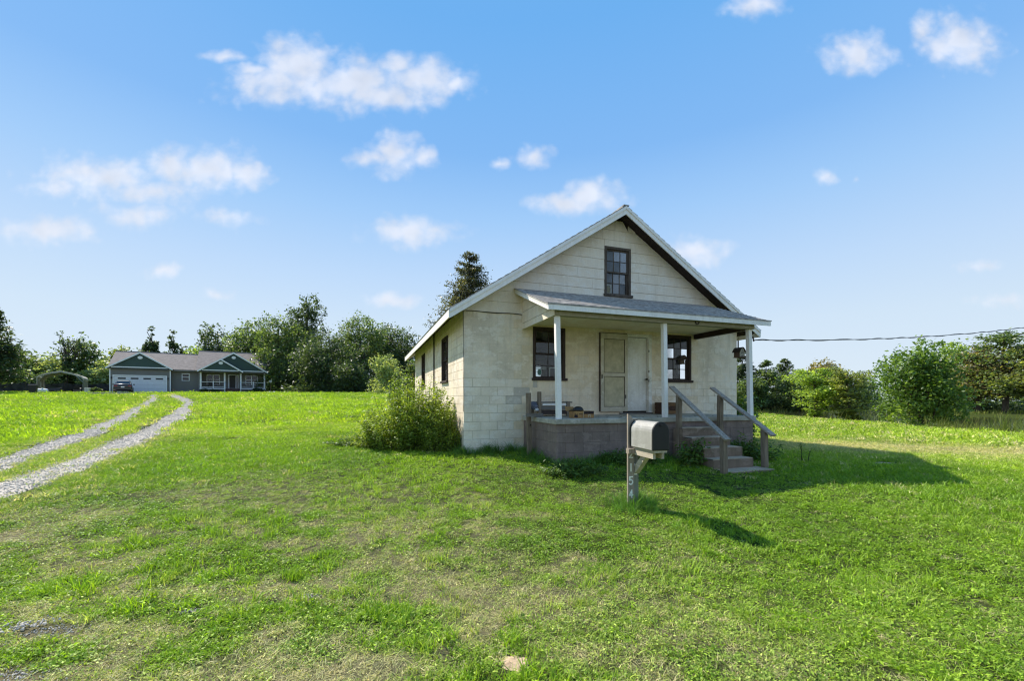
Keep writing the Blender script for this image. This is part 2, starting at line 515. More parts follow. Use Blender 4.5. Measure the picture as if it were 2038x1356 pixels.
def gz(x, y):
    x = np.asarray(x, float); y = np.asarray(y, float)
    zl = np.interp(y, LY, LZ); zr = np.interp(y, RY, RZ)
    far = ss(26, 48, x); zr = zr*(1-far) - .65*far
    t = ss(0, 9, x)
    z = zl*(1-t) + zr*t
    edge = 17.8 + (fbm(y*.22+3, y*0+1.7)-.5)*1.6
    bank = ss(edge, edge+5.2, x) * ss(2, 9, y) * (1-ss(72, 84, y)) * (1-ss(58, 70, x))
    z = z*(1-bank) - 1.6*bank
    z = z + (fbm(x*.35+9, y*.35+2, 3)-.5)*.10*ss(2, 9, np.hypot(x, y)) + (vnoise(x*1.7+40, y*1.7)-.5)*.025
    return z


def axis_pts(lo, hi, core_lo, core_hi, step, grow):
    c = list(np.arange(core_lo, core_hi+1e-6, step)); s = step; p = core_hi
    while p < hi: s *= grow; p += s; c.append(p)
    s = step; p = core_lo; a = []
    while p > lo: s *= grow; p -= s; a.append(p)
    return np.array(a[::-1] + c)


def lawn_tint(x, y):
    """0 = lush green, 1 = straw: dry patches of the mown lawn"""
    n = fbm(x*.55+1, y*.55+8, 4)*.6+fbm(x*3.1+11, y*4.4+2, 3)*.4
    n2 = fbm(x*2.3+31, y*3.6+3, 4)
    near = 1-ss(4.0, 8.5, y)
    left = 1-ss(-1.0, 3.5, x)
    d = .85*ss(.455, .60, n)*near*(.12+.88*left)
    d = np.maximum(d, .72*ss(.475, .61, n2)*near*left)
    # worn stretch between the camera and the porch
    d = np.maximum(d, .75*np.exp(-((x+.2)/1.6)**2-((y-3.55)/.55)**2)*ss(.35, .6, n2))
    # mown hay strip on the right
    t = (x-6.2)*.35 + (y-12.0)*.94
    strip = .9*np.exp(-((y-(13.2-.34*(x-6)))/2.0)**2)*ss(4.5, 7, x)*(1-ss(14, 19, x))
    d = np.maximum(d, 1.0*strip*ss(.15, .4, n2+.15))
    d = np.maximum(d, (.16+.3*ss(.52, .7, n))*ss(6, 9, x)*ss(8, 11, y)*(1-ss(26, 34, y)))
    d = np.maximum(d, .15*ss(.55, .7, n)*ss(9, 14, y))
    return np.clip(d, 0, 1)


TRACK_L = [(-9.2, 5.6), (-9.5, 6.9), (-10.34, 8.52), (-10.9, 9.55), (-12.46, 12.04), (-16.01, 17.04), (-23.14, 26.48), (-29.75, 34.9), (-33.98, 39.7), (-37.0, 43.5)]
TRACK_R = [(-7.4, 4.4), (-7.78, 5.59), (-8.07, 6.65), (-8.44, 7.71), (-9.15, 9.27), (-10.0, 10.78), (-11.57, 13.52), (-15.0, 18.83), (-20.78, 26.98), (-27.3, 34.9), (-33.02, 41.2), (-36, 44.5)]


def resample(pts, step):
    p = np.array(pts, float)
    # Catmull-Rom through the points
    out = []
    q = np.vstack([2*p[0]-p[1], p, 2*p[-1]-p[-2]])
    for i in range(1, len(q)-2):
        n = max(2, int(np.linalg.norm(q[i+1]-q[i])/step))
        for t in np.arange(n)/n:
            a, b, c, d = q[i-1], q[i], q[i+1], q[i+2]
            out.append(.5*((2*b)+(-a+c)*t+(2*a-5*b+4*c-d)*t*t+(-a+3*b-3*c+d)*t**3))
    out.append(p[-1])
    return np.array(out)


TL, TR_ = resample(TRACK_L, .3), resample(TRACK_R, .3)


def track_dist(x, y):
    """distance to the nearest wheel track centre line, minus the local half width"""
    d = np.full(np.shape(x), 99.)
    for T, hw in ((TL, .33), (TR_, .37)):
        for k in range(0, len(T), 1):
            d = np.minimum(d, np.hypot(x-T[k, 0], y-T[k, 1])-hw)
    return d


GX = axis_pts(-420, 420, -13, 19, .25, 1.07)
GY = axis_pts(-40, 640, 0, 18, .25, 1.05)
XX, YY = np.meshgrid(GX, GY)
ZZ = gz(XX, YY)
nx, ny = len(GX), len(GY)
ii, jj = np.meshgrid(np.arange(nx-1), np.arange(ny-1)); a = (jj*nx+ii).ravel()
quads = np.stack([a, a+1, a+1+nx, a+nx], 1)


def lawn_material():
    m, N, L, b = new_mat('lawn_soil_and_turf')
    at = N.new('ShaderNodeAttribute'); at.attribute_name = 'dry'
    n1 = noise_node(N, L, 1.4, 6, .65); n2 = noise_node(N, L, 26, 5, .7); n3 = noise_node(N, L, .28, 4, .6)
    g = ramp_node(N, L, n2.outputs[0], [(.25, (.014, .018, .007)), (.5, (.036, .05, .012)), (.8, (.075, .10, .022))])  # soil darkened to paint shade into the gaps between blades
    s = ramp_node(N, L, n2.outputs[0], [(.25, (.07, .058, .034)), (.55, (.19, .16, .10)), (.85, (.33, .29, .195))])
    ad = N.new('ShaderNodeMath'); ad.operation = 'MULTIPLY_ADD'; ad.use_clamp = True
    sb = N.new('ShaderNodeMath'); sb.operation = 'SUBTRACT'; sb.inputs[1].default_value = .5; L.new(n1.outputs[0], sb.inputs[0])
    L.new(sb.outputs[0], ad.inputs[0]); ad.inputs[1].default_value = .9; L.new(at.outputs['Fac'], ad.inputs[2])
    c = mixc(N, L, ad.outputs[0], g.outputs[0], s.outputs[0])
    r3 = ramp_node(N, L, n3.outputs[0], [(.35, (.82, .88, .8)), (.65, (1.15, 1.1, 1.05))])
    c = mixc(N, L, 1.0, c, r3.outputs[0], 'MULTIPLY')
    L.new(c, b.inputs['Base Color']); b.inputs['Roughness'].default_value = .95; b.inputs['Specular IOR Level'].default_value = .05
    bp = N.new('ShaderNodeBump'); bp.inputs['Strength'].default_value = .8; bp.inputs['Distance'].default_value = .03
    L.new(n2.outputs[0], bp.inputs['Height']); L.new(bp.outputs[0], b.inputs['Normal'])
    return m


M['lawn'] = lawn_material()
gm = np_mesh('ground', np.stack([XX, YY, ZZ], -1), quads, None, M['lawn'], True)
at = gm.attributes.new('dry', 'FLOAT', 'POINT')
at.data.foreach_set('value', lawn_tint(XX.ravel(), YY.ravel()).astype(np.float32))
setp(link('ground', gm), 'mown green lawn with dry patches rising to the left', 'lawn', kind='structure')

# pond
def water_material():
    m, N, L, b = new_mat('pond_water')
    b.inputs['Base Color'].default_value = (.035, .04, .018, 1); b.inputs['Roughness'].default_value = .06
    n = noise_node(N, L, 1.2, 3, .5, stretch=(1, .4, 1))
    bp = N.new('ShaderNodeBump'); bp.inputs['Strength'].default_value = .25; bp.inputs['Distance'].default_value = .03
    L.new(n.outputs[0], bp.inputs['Height']); L.new(bp.outputs[0], b.inputs['Normal'])
    return m


M['water'] = water_material()
mb = MB(); mb.add([(16, 1, WATER_Z), (75, 1, WATER_Z), (75, 88, WATER_Z), (16, 88, WATER_Z)], [(0, 1, 2, 3)])
setp(mb.build('pond_water', M['water']), 'dark still pond beyond the lawn on the right', 'pond', kind='structure')

# small holes of bare sandy soil in the lawn
M['sand'] = plain('bare_sandy_soil', (.50, .36, .23), .95, var=.3, scale=22, bump=.8, bscale=60)


def soil_patch(x, y, r, el, label, seed):
    rs = np.random.RandomState(seed); n = 22; V = [(x, y, float(gz(x, y))+.016)]
    for ring in (.5, 1.0):
        for k in range(n):
            a_ = 2*math.pi*k/n; q = r*ring*(.72+.5*vnoise(3*math.cos(a_)+seed, 3*math.sin(a_)+seed))
            px_, py_ = x+math.cos(a_)*q*el, y+math.sin(a_)*q
            V.append((px_, py_, float(gz(px_, py_))+(.014 if ring < 1 else .004)))
    T = [(0, 1+k, 1+(k+1) % n) for k in range(n)]
    for k in range(n): T += [(1+k, 1+n+k, 1+n+(k+1) % n), (1+k, 1+n+(k+1) % n, 1+(k+1) % n)]
    setp(link('bare_soil', np_mesh('bare_soil', np.array(V), None, T, M['sand'], True)), label, 'soil', kind='structure')


soil_patch(.02, 2.68, .085, 1.0, 'small patch of bare sandy soil at the bottom centre', 2)
soil_patch(-3.45, 2.72, .07, 1.7, 'reddish soil spot beside the gravel at the bottom left', 5)
soil_patch(8.0, 9.05, .16, 1.5, 'worn soil spot inside the house shadow on the right', 7)

# gravel wheel tracks: ragged strips following the ground
def gravel_material():
    m, N, L, b = new_mat('pale_gravel')
    v = N.new('ShaderNodeTexVoronoi'); v.inputs['Scale'].default_value = 34
    g = N.new('ShaderNodeNewGeometry'); L.new(g.outputs['Position'], v.inputs['Vector'])
    r = ramp_node(N, L, v.outputs['Color'], [(0, (.33, .28, .225)), (.5, (.48, .42, .35)), (1, (.66, .59, .51))])
    n = noise_node(N, L, 1.6, 5, .7); r2 = ramp_node(N, L, n.outputs[0], [(.45, (0, 0, 0)), (.72, (.55, .55, .55))])
    L.new(mixc(N, L, r2.outputs[0], r.outputs[0], (.33, .29, .22)), b.inputs['Base Color'])
    b.inputs['Roughness'].default_value = .9
    bp = N.new('ShaderNodeBump'); bp.inputs['Strength'].default_value = 1; bp.inputs['Distance'].default_value = .03
    L.new(v.outputs['Distance'], bp.inputs['Height']); L.new(bp.outputs[0], b.inputs['Normal'])
    return m


M['gravel'] = gravel_material()


def track(name, T, hw, label, seed):
    T2 = resample(T[::2], .12); n = len(T2)
    d = np.gradient(T2, axis=0); d /= np.linalg.norm(d, axis=1)[:, None]; nrm = np.stack([-d[:, 1], d[:, 0]], 1)
    s = np.arange(n)*.12
    wl = hw*(.75+.6*fbm(s*1.3+seed, s*0+seed, 4)); wr = hw*(.75+.6*fbm(s*1.3+seed+20, s*0+seed+7, 4))
    rows = []
    for f in np.linspace(-1, 1, 9):
        w = np.where(f < 0, wl, wr)
        p = T2 + nrm*(f*w)[:, None]
        rows.append(np.column_stack([p, gz(p[:, 0], p[:, 1])+.03-.022*abs(f)**3]))
    V = np.stack(rows, 1).reshape(-1, 3)
    i, j = np.meshgrid(np.arange(n-1), np.arange(8), indexing='ij'); a = (i*9+j).ravel()
    o = link(name, np_mesh(name, V, np.stack([a, a+1, a+10, a+9], 1), None, M['gravel'], True))
    setp(o, label, 'driveway', kind='structure')
    return o


track('gravel_wheel_track', TL, .35, 'upper pale gravel wheel track curving up to the garage', 3)
track('gravel_wheel_track', TR_, .39, 'lower pale gravel wheel track nearer the camera', 11)

# ------------------------------------------------------------------ the old block house
YAW = R(18.966)
AX, AY = -1.109, 9.685
W, D, PD = 8.139, 10.46, 1.8615
E_OV, G_OV = .407, .406                 # eave and gable overhang
Z_EAVE, Z_APEX = 3.474, 6.372           # roof surface at the eave edge and the ridge
SLOPE = (Z_APEX-Z_EAVE)/(W/2+E_OV)
CH = .2032; BL = .4064; J0 = 1.976      # block course height, block length, height of one bed joint
Z_SID = 3.541                           # lower edge of the gable siding
Z_SLAB = 1.09
Z_WT, Z_WB = 3.254, 1.955               # window head and sill
house = empty('block_house', (AX, AY, 0), YAW, 'old cream painted block house with a gable roof and front porch', 'house')
hm = Matrix.Translation((AX, AY, 0)) @ Matrix.Rotation(YAW, 4, 'Z')


def H2W(u, v, z): return hm @ Vector((u, v, z))


def roof_z(u): return Z_APEX - SLOPE*abs(u-W/2)


WINL = (1.711, 2.575); WINR = (5.606, 6.47)
DOOR = (4.20, 5.13); DZ0, DZ1 = 1.16, 3.20
GWIN = (3.70, 4.49, 4.17, 5.46)
F_OPEN = [(WINL[0], WINL[1], Z_WB, Z_WT), (WINR[0], WINR[1], Z_WB, Z_WT), (DOOR[0], DOOR[1], Z_SLAB, DZ1)]
_cache = {}


def block_mesh(w, h, d, mat, c=.006):
    """one concrete block, arrises slightly rounded, origin at lower left of its face"""
    k = (round(w, 3), round(h, 3), d, mat.name, c)
    if k not in _cache:
        r0 = [(c, 0, c), (w-c, 0, c), (w-c, 0, h-c), (c, 0, h-c)]
        r1 = [(0, c, 0), (w, c, 0), (w, c, h), (0, c, h)]
        r2 = [(0, d, 0), (w, d, 0), (w, d, h), (0, d, h)]
        _cache[k] = MB().loft([r0, r1, r2]).mesh('block', mat)
    return _cache[k]


rng = random.Random(11)


def block_rows(z_lo, z_hi, length, openings, gap, place):
    """run over the courses of a wall and call place(u0, u1, z0, z1) for every block"""
    k = math.floor((z_lo-J0)/CH)
    while J0+k*CH < z_hi-.02:
        z0, z1 = J0+k*CH, min(J0+(k+1)*CH, z_hi)
        cuts = [0.0] + [x for x in np.arange((.5 if k % 2 else 1)*BL, length-.05, BL)] + [length]
        for a, b in zip(cuts[:-1], cuts[1:]):
            segs = [(a, b, max(z0, z_lo), z1)]
            for o in openings:
                nxt = []
                for s in segs:
                    if s[1] <= o[0]+.001 or s[0] >= o[1]-.001 or s[3] <= o[2]+.001 or s[2] >= o[3]-.001: nxt.append(s); continue
                    if s[0] < o[0]: nxt.append((s[0], o[0], s[2], s[3]))
                    if s[1] > o[1]: nxt.append((o[1], s[1], s[2], s[3]))
                    lo, hi = max(s[0], o[0]), min(s[1], o[1])
                    if s[2] < o[2]: nxt.append((lo, hi, s[2], o[2]))
                    if s[3] > o[3]: nxt.append((lo, hi, o[3], s[3]))
                segs = nxt
            for s in segs:
                if s[1]-s[0] > .03 and s[3]-s[2] > .03: place(s[0]+gap/2, s[1]-gap/2, s[2]+gap/2, s[3]-gap/2)
        k += 1


front = MB()
# mortar and core behind the block faces, in pieces round the openings
def core(mb, u0, u1, z0, z1, opens, y0, y1):
    us = sorted({u0, u1, *[o[0] for o in opens], *[o[1] for o in opens]})
    for a, b in zip(us[:-1], us[1:]):
        zs = [(z0, z1)]
        for o in opens:
            if a >= o[0]-.001 and b <= o[1]+.001:
                zs = [q for p in zs for q in ((p[0], min(p[1], o[2])), (max(p[0], o[3]), p[1])) if q[1]-q[0] > .01]
        for p in zs: mb.box(a, y0, p[0], b, y1, p[1])


core(front, .02, W-.02, -.2, Z_SID-.004, F_OPEN, .010, .19)
fw = front.build('front_wall', M['mortar'], house)


def front_mat(u, z):
    uc, zc = u, z
    if zc < J0-.01 and uc < 1.42: return M['block_white'] if not (1.15 < uc < 1.42 and 1.3 < zc < 1.6) else M['block_grey']
    if 1.05 < uc < 2.3 and 1.35 < zc < 1.95: return M['block_grey'] if rng.random() < .6 else M['block_porch']
    if 5.1 < uc < 6.47 and 1.5 < zc < 1.96: return M['block_white']
    if uc > 7.0 and zc < 1.95: return M['block_white'] if rng.random() < .6 else M['block']
    if 1.42 < uc < 6.66: return M['block_porch'] if rng.random() < .9 else M['block']
    return M['block']


def place_front(u0, u1, z0, z1):
    if z1 < Z_SLAB-.06 and u0 > 1.45 and u1 < 6.65: return          # behind the porch base
    m_ = front_mat((u0+u1)/2, (z0+z1)/2)
    # thick paint has nearly closed the joints above the sills and under the porch
    if z0 > J0-.01 or m_ is M['block_porch']: g, c_ = .0028, .002
    else: g, c_ = rng.choice((.0, .0008, .0018)), .004
    o = link('block', block_mesh(u1-u0+2*g, z1-z0+2*g, .012, m_, c_), fw, (u0-g, rng.uniform(-.001, .001) if g else rng.uniform(-.002, .002), z0-g))


block_rows(.02, Z_SID-.004, W, F_OPEN, .007, place_front)

# left wall (towards the field), its blocks joined because they are seen end on
L_OPEN = [(2.0, 2.98, Z_WB, Z_WT), (6.85, 7.85, Z_WB, Z_WT)]
SIDE_TOP = roof_z(0)-.10


def side_wall(name, x_out, sgn, opens):
    """a side wall along v; the outside faces sgn"""
    mbc = MB(); mbw = MB()
    core(mbc, .012, D-.012, -.2, SIDE_TOP, opens, 0, .18)
    def put(a, b, z0, z1): mbw.box(a, -.010+rng.uniform(-.001, .001), z0, b, .004, z1)
    block_rows(.0, SIDE_TOP, D, opens, .007, put)
    for mb in (mbc, mbw):
        mb.v = [(x_out - sgn*(.010+p[1]), p[0], p[2]) for p in mb.v]
    w = mbc.build(name, M['mortar'], house)
    c = mbw.build('block_courses', M['block'], w); c['kind'] = 'stuff'
    return w


side_wall('side_wall', 0.0, -1, L_OPEN)
R_OPEN = [(1.75, 2.5, 2.05, 2.95), (4.2, 5.1, 1.9, Z_WT), (7.2, 8.1, 1.9, Z_WT)]
side_wall('side_wall', W, 1, R_OPEN)
mb = MB(); core(mb, .19, W-.19, -.2, SIDE_TOP, [(2.2, 3.2, Z_WB, Z_WT), (5.4, 6.4, Z_WB, Z_WT)], D-.19, D)
mb.prism([(.19, D-.19, SIDE_TOP), (W-.19, D-.19, SIDE_TOP), (W/2, D-.19, roof_z(W/2)-.2)], (0, .19, 0))
mb.build('back_wall', M['block'], house)
MB().box(.2, .2, .9, W-.2, D-.2, 1.06).build('floor', M['int_floor'], house)
MB().box(.2, 5.2, 1.06, 3.4, 5.3, 3.4).box(4.4, 5.2, 1.06, W-.2, 5.3, 3.4).box(3.4, 5.2, 3.1, 4.4, 5.3, 3.4).build('partition', M['interior'], house)
MB().box(.2, .2, 3.42, W-.2, D-.2, 3.5).build('ceiling', M['interior'], house)
# inner lining
MB().box(.191, .2, 1.06, .2, 1.99, 3.42).box(.191, 2.99, 1.06, .2, 6.84, 3.42).box(.191, 7.86, 1.06, .2, D-.2, 3.42).build('lining', M['interior'], house)

# gable siding: lapped boards in staggered lengths, cut to the roof line
EXPO = .262
row = 0; z = Z_SID
sid = empty('gable_siding', (0, 0, 0)); sid.parent = house
MB().prism([(.02, .012, Z_SID+.005), (W-.02, .012, Z_SID+.005), (W/2+.3, .012, roof_z(W/2)-.45), (W/2-.3, .012, roof_z(W/2)-.45)], (0, .05, 0))
def half_at(zz): return max(0.0, (Z_APEX-.10-zz)/SLOPE)
backs = MB()
for (a, b, c, d) in ((0, GWIN[0], 0, 9), (GWIN[1], W, 0, 9), (GWIN[0], GWIN[1], 0, GWIN[2]), (GWIN[0], GWIN[1], GWIN[3], 9)):
    zs = np.linspace(max(Z_SID, c), min(d, Z_APEX-.15), 40)
    for z0, z1 in zip(zs[:-1], zs[1:]):
        h_ = half_at(z1); x0, x1 = max(a, W/2-h_, .03), min(b, W/2+h_, W-.03)
        if x1-x0 > .01: backs.box(x0, .014, z0, x1, .06, z1)
backs.build('sheathing', M['soffit'], sid)  # dark sheathing shows in the board gaps in place of lap shadows
while z < Z_APEX-.25:
    z1 = min(z+EXPO-.005, Z_APEX-.14)
    h0, h1 = half_at(z), half_at(z1)
    a0, a1 = max(W/2-h0, 0.0), min(W/2+h0, W)
    joints = [a0] + [a0+(a1-a0)*t for t in ((.28, .63), (.45, .8), (.2, .55), (.38, .7))[row % 4]] + [a1]
    for p, q in zip(joints[:-1], joints[1:]):
        segs = [(p, q)]
        if z1 > GWIN[2]+.02 and z < GWIN[3]-.02:
            segs = [s for s in ((p, min(q, GWIN[0]-.002)), (max(p, GWIN[1]+.002), q)) if s[1]-s[0] > .03]
        for s0, s1 in segs:
            t0 = max(s0, W/2-h1); t1 = min(s1, W/2+h1)
            if t1 < t0: t0 = t1 = min(max(W/2, s0), s1)
            g = .002
            zz0 = z
            if zz0 < GWIN[3] < z1 and s0 > GWIN[0]-.01 and s1 < GWIN[1]+.01: zz0 = GWIN[3]
            MB().add([(s0+g, -.012, zz0), (s1-g, -.012, zz0), (t1-g, -.002, z1), (t0+g, -.002, z1), (s0+g, .013, zz0), (s1-g, .013, zz0), (t1-g, .013, z1), (t0+g, .013, z1)],
                     [(0,1,2,3),(7,6,5,4),(0,4,5,1),(1,5,6,2),(2,6,7,3),(3,7,4,0)]).build('board', M['siding'], sid)
    for a_, b_ in ((z, min(z1, GWIN[2]-.012)), (max(z, GWIN[3]+.002), z1)):
        if z < (GWIN[2] if b_ < z1 or a_ == z and z1 > GWIN[2] else GWIN[3]) < z1 and b_-a_ > .02 and (a_ > z or b_ < z1):
            MB().box(GWIN[0], -.010, a_, GWIN[1], .0135, b_).build('board', M['siding'], sid)
    z += EXPO; row += 1

# windows: frame, two sashes with muntins, panes, sill
def window(u0, u1, z0, z1, T, frame_mat, cols=3, rows=2, sill=True, fw_=.055, name='window', depth=.10, skip=(), sash_mat=None):
    """T maps (along, out, z) to house coordinates; out < 0 is towards the outside"""
    sash_mat = sash_mat or frame_mat
    w = empty(name, (0, 0, 0)); w.parent = house
    def put(mb, nm, mat, bevel=0):
        mb.v = [T(*p) for p in mb.v]; return mb.build(nm, mat, w, bevel=bevel)
    put(MB().box(u0, -.022, z0, u0+fw_, depth, z1), 'jamb', frame_mat)
    put(MB().box(u1-fw_, -.022, z0, u1, depth, z1), 'jamb', frame_mat)
    put(MB().box(u0+fw_+.001, -.020, z1-fw_, u1-fw_-.001, depth, z1), 'head', frame_mat)
    if sill: put(MB().box(u0-.03, -.055, z0-.01, u1+.05, depth, z0+.055), 'sill', frame_mat, .006)
    else: put(MB().box(u0+fw_+.001, -.020, z0, u1-fw_-.001, depth, z0+fw_), 'sill', frame_mat)
    a, b, c, d = u0+fw_+.002, u1-fw_-.002, z0+.058, z1-fw_-.002
    mid = (c+d)/2
    for lo, hi, y in ((mid-.02, d, .028), (c, mid+.02, .062)):
        s = .036
        mb = MB().box(a, y, lo, a+s, y+.03, hi).box(b-s, y, lo, b, y+.03, hi).box(a+s, y+.001, lo, b-s, y+.029, lo+s).box(a+s, y+.001, hi-s, b-s, y+.029, hi)
        put(mb, 'sash', sash_mat)
        iw, ih = (b-a-2*s), (hi-lo-2*s)
        m2 = MB()
        for k in range(1, cols): m2.box(a+s+iw*k/cols-.009, y+.004, lo+s, a+s+iw*k/cols+.009, y+.024, hi-s)
        for k in range(1, rows):
            for q in range(cols): m2.box(a+s+iw*q/cols+.0095, y+.005, lo+s+ih*k/rows-.009, a+s+iw*(q+1)/cols-.0095, y+.023, lo+s+ih*k/rows+.009)
        put(m2, 'muntin', sash_mat)
        for r_ in range(rows):
            for q in range(cols):
                if (round(lo, 2), r_, q) in skip: continue
                x0, x1 = a+s+iw*q/cols+.008, a+s+iw*(q+1)/cols-.008
                p0, p1 = lo+s+ih*r_/rows+.008, lo+s+ih*(r_+1)/rows-.008
                tw = rng.uniform(-.0005, .0005)
                mb = MB().add([(x0, y+.013+tw, p0), (x1, y+.013-tw, p0), (x1, y+.013+tw*.5, p1), (x0, y+.013-tw*.3, p1)], [(0, 1, 2, 3)])
                put(mb, 'pane', M['glass'])
    return w


TF = lambda u, o, z: (u, o, z)
TLft = lambda u, o, z: (o, u, z)
TRgt = lambda u, o, z: (W-o, u, z)
TBck = lambda u, o, z: (u, D-o, z)
wl = window(*WINL, Z_WB, Z_WT, TF, M['brown_frame'], cols=2, rows=2)
wr = window(*WINR, Z_WB, Z_WT, TF, M['brown_frame'], cols=3, rows=2)
gw = window(*GWIN, TF, M['grey_frame'], cols=3, rows=2, fw_=.06)
for a, b, c, d in L_OPEN: window(a, b, c, d, TLft, M['brown_frame'], cols=2, rows=2)
for a, b, c, d in R_OPEN: window(a, b, c, d, TRgt, M['brown_frame'], cols=2, rows=2)
window(2.2, 3.2, Z_WB, Z_WT, TBck, M['brown_frame']); window(5.4, 6.4, Z_WB, Z_WT, TBck, M['brown_frame'])
# oval decal on the left porch window, white blind bars behind it
def disc(mb, c, rx, rz, y, n=20, inner=0.0):
    pts = [(c[0]+rx*math.cos(2*math.pi*k/n), y, c[1]+rz*math.sin(2*math.pi*k/n)) for k in range(n)]
    if not inner: return mb.add(pts, [tuple(range(n))])
    q = [(c[0]+rx*inner*math.cos(2*math.pi*k/n), y, c[1]+rz*inner*math.sin(2*math.pi*k/n)) for k in range(n)]
    return mb.add(pts+q, [(k, (k+1) % n, (k+1) % n+n, k+n) for k in range(n)])
M['decal_w'] = plain('decal_white', (.55, .57, .54), .6); M['decal_g'] = plain('decal_teal', (.10, .20, .17), .6, var=.4, scale=30)
disc(MB(), (1.915, 2.155), .062, .085, .070, inner=.82).build('decal_ring', M['decal_w'], wl)
disc(MB(), (1.915, 2.155), .05, .069, .071).build('decal', M['decal_g'], wl)
MB().box(1.80, .12, 2.27, 2.10, .135, 2.295).box(1.84, .12, 2.235, 2.10, .135, 2.25).build('blind_bar', M['white_trim'], wl)
MB().box(2.20, .115, 2.03, 2.22, .13, 2.28).box(2.2, .115, 2.02, 2.50, .13, 2.04).box(2.47, .115, 2.04, 2.49, .13, 2.28).box(2.2, .115, 2.26, 2.5, .13, 2.28).build('fan_frame', M['white_trim'], wl)
# attic window: torn paper and yellow board stuck in the lower left pane
M['paper'] = plain('old_paper', (.62, .58, .46), .9); M['yellow'] = plain('mustard_foam', (.33, .26, .04), .9, var=.3, scale=20)
MB().box(3.80, .082, 4.26, 3.965, .086, 4.285).box(3.925, .082, 4.285, 3.965, .086, 4.50).box(3.80, .082, 4.47, 3.925, .086, 4.50).build('torn_paper', M['paper'], gw)
MB().add([(3.80, .084, 4.285), (3.905, .084, 4.285), (3.925, .084, 4.36), (3.90, .084, 4.46), (3.80, .084, 4.46)], [(0, 1, 2, 3, 4)]).build('foam_scrap', M['yellow'], gw)
M['blind'] = plain('dusty_blind', (.22, .23, .26), .9, var=.2, scale=5)
MB().box(3.75, .16, 4.2, 4.44, .165, 5.4).build('blind', M['blind'], gw)

# main roof: two decks, shingle courses, fascia and rake boards
def roof_side(sg):
    """sg -1 left slope, +1 right slope"""
    uE = W/2+sg*(W/2+E_OV); y0, y1 = -G_OV, D+G_OV
    n = Vector((sg*SLOPE, 0, 1)).normalized()
    t = .055
    top = [(W/2, y0+.02, Z_APEX-.03), (uE, y0+.02, Z_EAVE-.03), (uE, y1, Z_EAVE-.03), (W/2, y1, Z_APEX-.03)]
    MB().prism(top, (0, 0, -t)).build('roof_deck', M['soffit'], house)
    # lapped shingle courses
    mb = MB(); L_ = math.hypot(W/2+E_OV+.03, Z_APEX-Z_EAVE); k = 0; s = 0.0
    while s < L_:
        s1 = min(s+.20, L_); f0, f1 = s/L_, s1/L_
        def at(f, y, h): return (W/2+sg*(W/2+E_OV+.03)*f+n[0]*h, y, Z_APEX-(Z_APEX-Z_EAVE+.02)*f+n[2]*h)
        a, b = y0-.03, y1+.03
        mb.add([at(f0, a, .0), at(f0, b, .0), at(f1, b, .016), at(f1, a, .016), at(f1, b, -.03), at(f1, a, -.03), at(f0, a, -.03), at(f0, b, -.03)], [(0,1,2,3),(3,2,4,5),(0,3,5,6),(1,7,4,2)])
        s = s1
    o = mb.build('shingles', M['shingle'], house); o['kind'] = 'stuff'
    # rake boards on both gables
    for yy, d in ((y0, -1), (y1, 1)):
        for off, hgt, thick in ((.015, .075, .046), (.09, .125, .026)):
            p = [(W/2, yy, Z_APEX-off), (uE, yy, Z_EAVE-off), (uE, yy, Z_EAVE-off-hgt), (W/2, yy, Z_APEX-off-hgt)]
            MB().prism(p, (0, d*thick, 0)).build('rake_board', M['white_trim'], house)
    MB().prism([(uE-sg*.002, y0-.024, Z_EAVE-.035), (uE-sg*.002, y1+.024, Z_EAVE-.035), (uE-sg*.002, y1+.024, Z_EAVE-.205), (uE-sg*.002, y0-.024, Z_EAVE-.205)], (sg*.024, 0, 0)).build('eave_fascia', M['white_trim'], house)


roof_side(-1); roof_side(1)
MB().bar((W/2, -G_OV-.04, Z_APEX+.005), (W/2, D+G_OV+.04, Z_APEX+.005), .16, .02).bar((W/2-.09, -G_OV-.035, Z_APEX-.04), (W/2-.09, D, Z_APEX-.04), .05, .04).build('ridge_cap', M['shingle'], house)

# ---- porch
UL, UR = 1.442, 6.6645
pb = empty('porch_base', (0, 0, 0)); pb.parent = house
MB().box(UL+.05, -PD+.02, -.2, UR-.03, 0, Z_SLAB-.12).build('fill', M['brown_mortar'], pb)
Z_SB = Z_SLAB-.105
JP = .607
def porch_rows(length, place):
    for k in range(-3, 3):
        z0, z1 = JP+k*CH, min(JP+(k+1)*CH, Z_SB)
        if z1-z0 < .03: continue
        cuts = [0.0] + list(np.arange((.5 if k % 2 else 1)*BL, length-.05, BL)) + [length]
        for a, b in zip(cuts[:-1], cuts[1:]): place(a+.0012, b-.0012, z0+.0012, z1-.0012)


def pf(a, b, z0, z1): link('block', block_mesh(b-a, z1-z0, .03, M['brown_block'], .0035), pb, (UL+.025+a, -PD-.002+rng.uniform(-.002, .002), z0))
def pl(a, b, z0, z1): link('block', block_mesh(b-a, z1-z0, .03, M['brown_block'], .0035), pb, (UL+.025+rng.uniform(-.002, .002), -.01-a, z0), (0, 0, R(-90)))


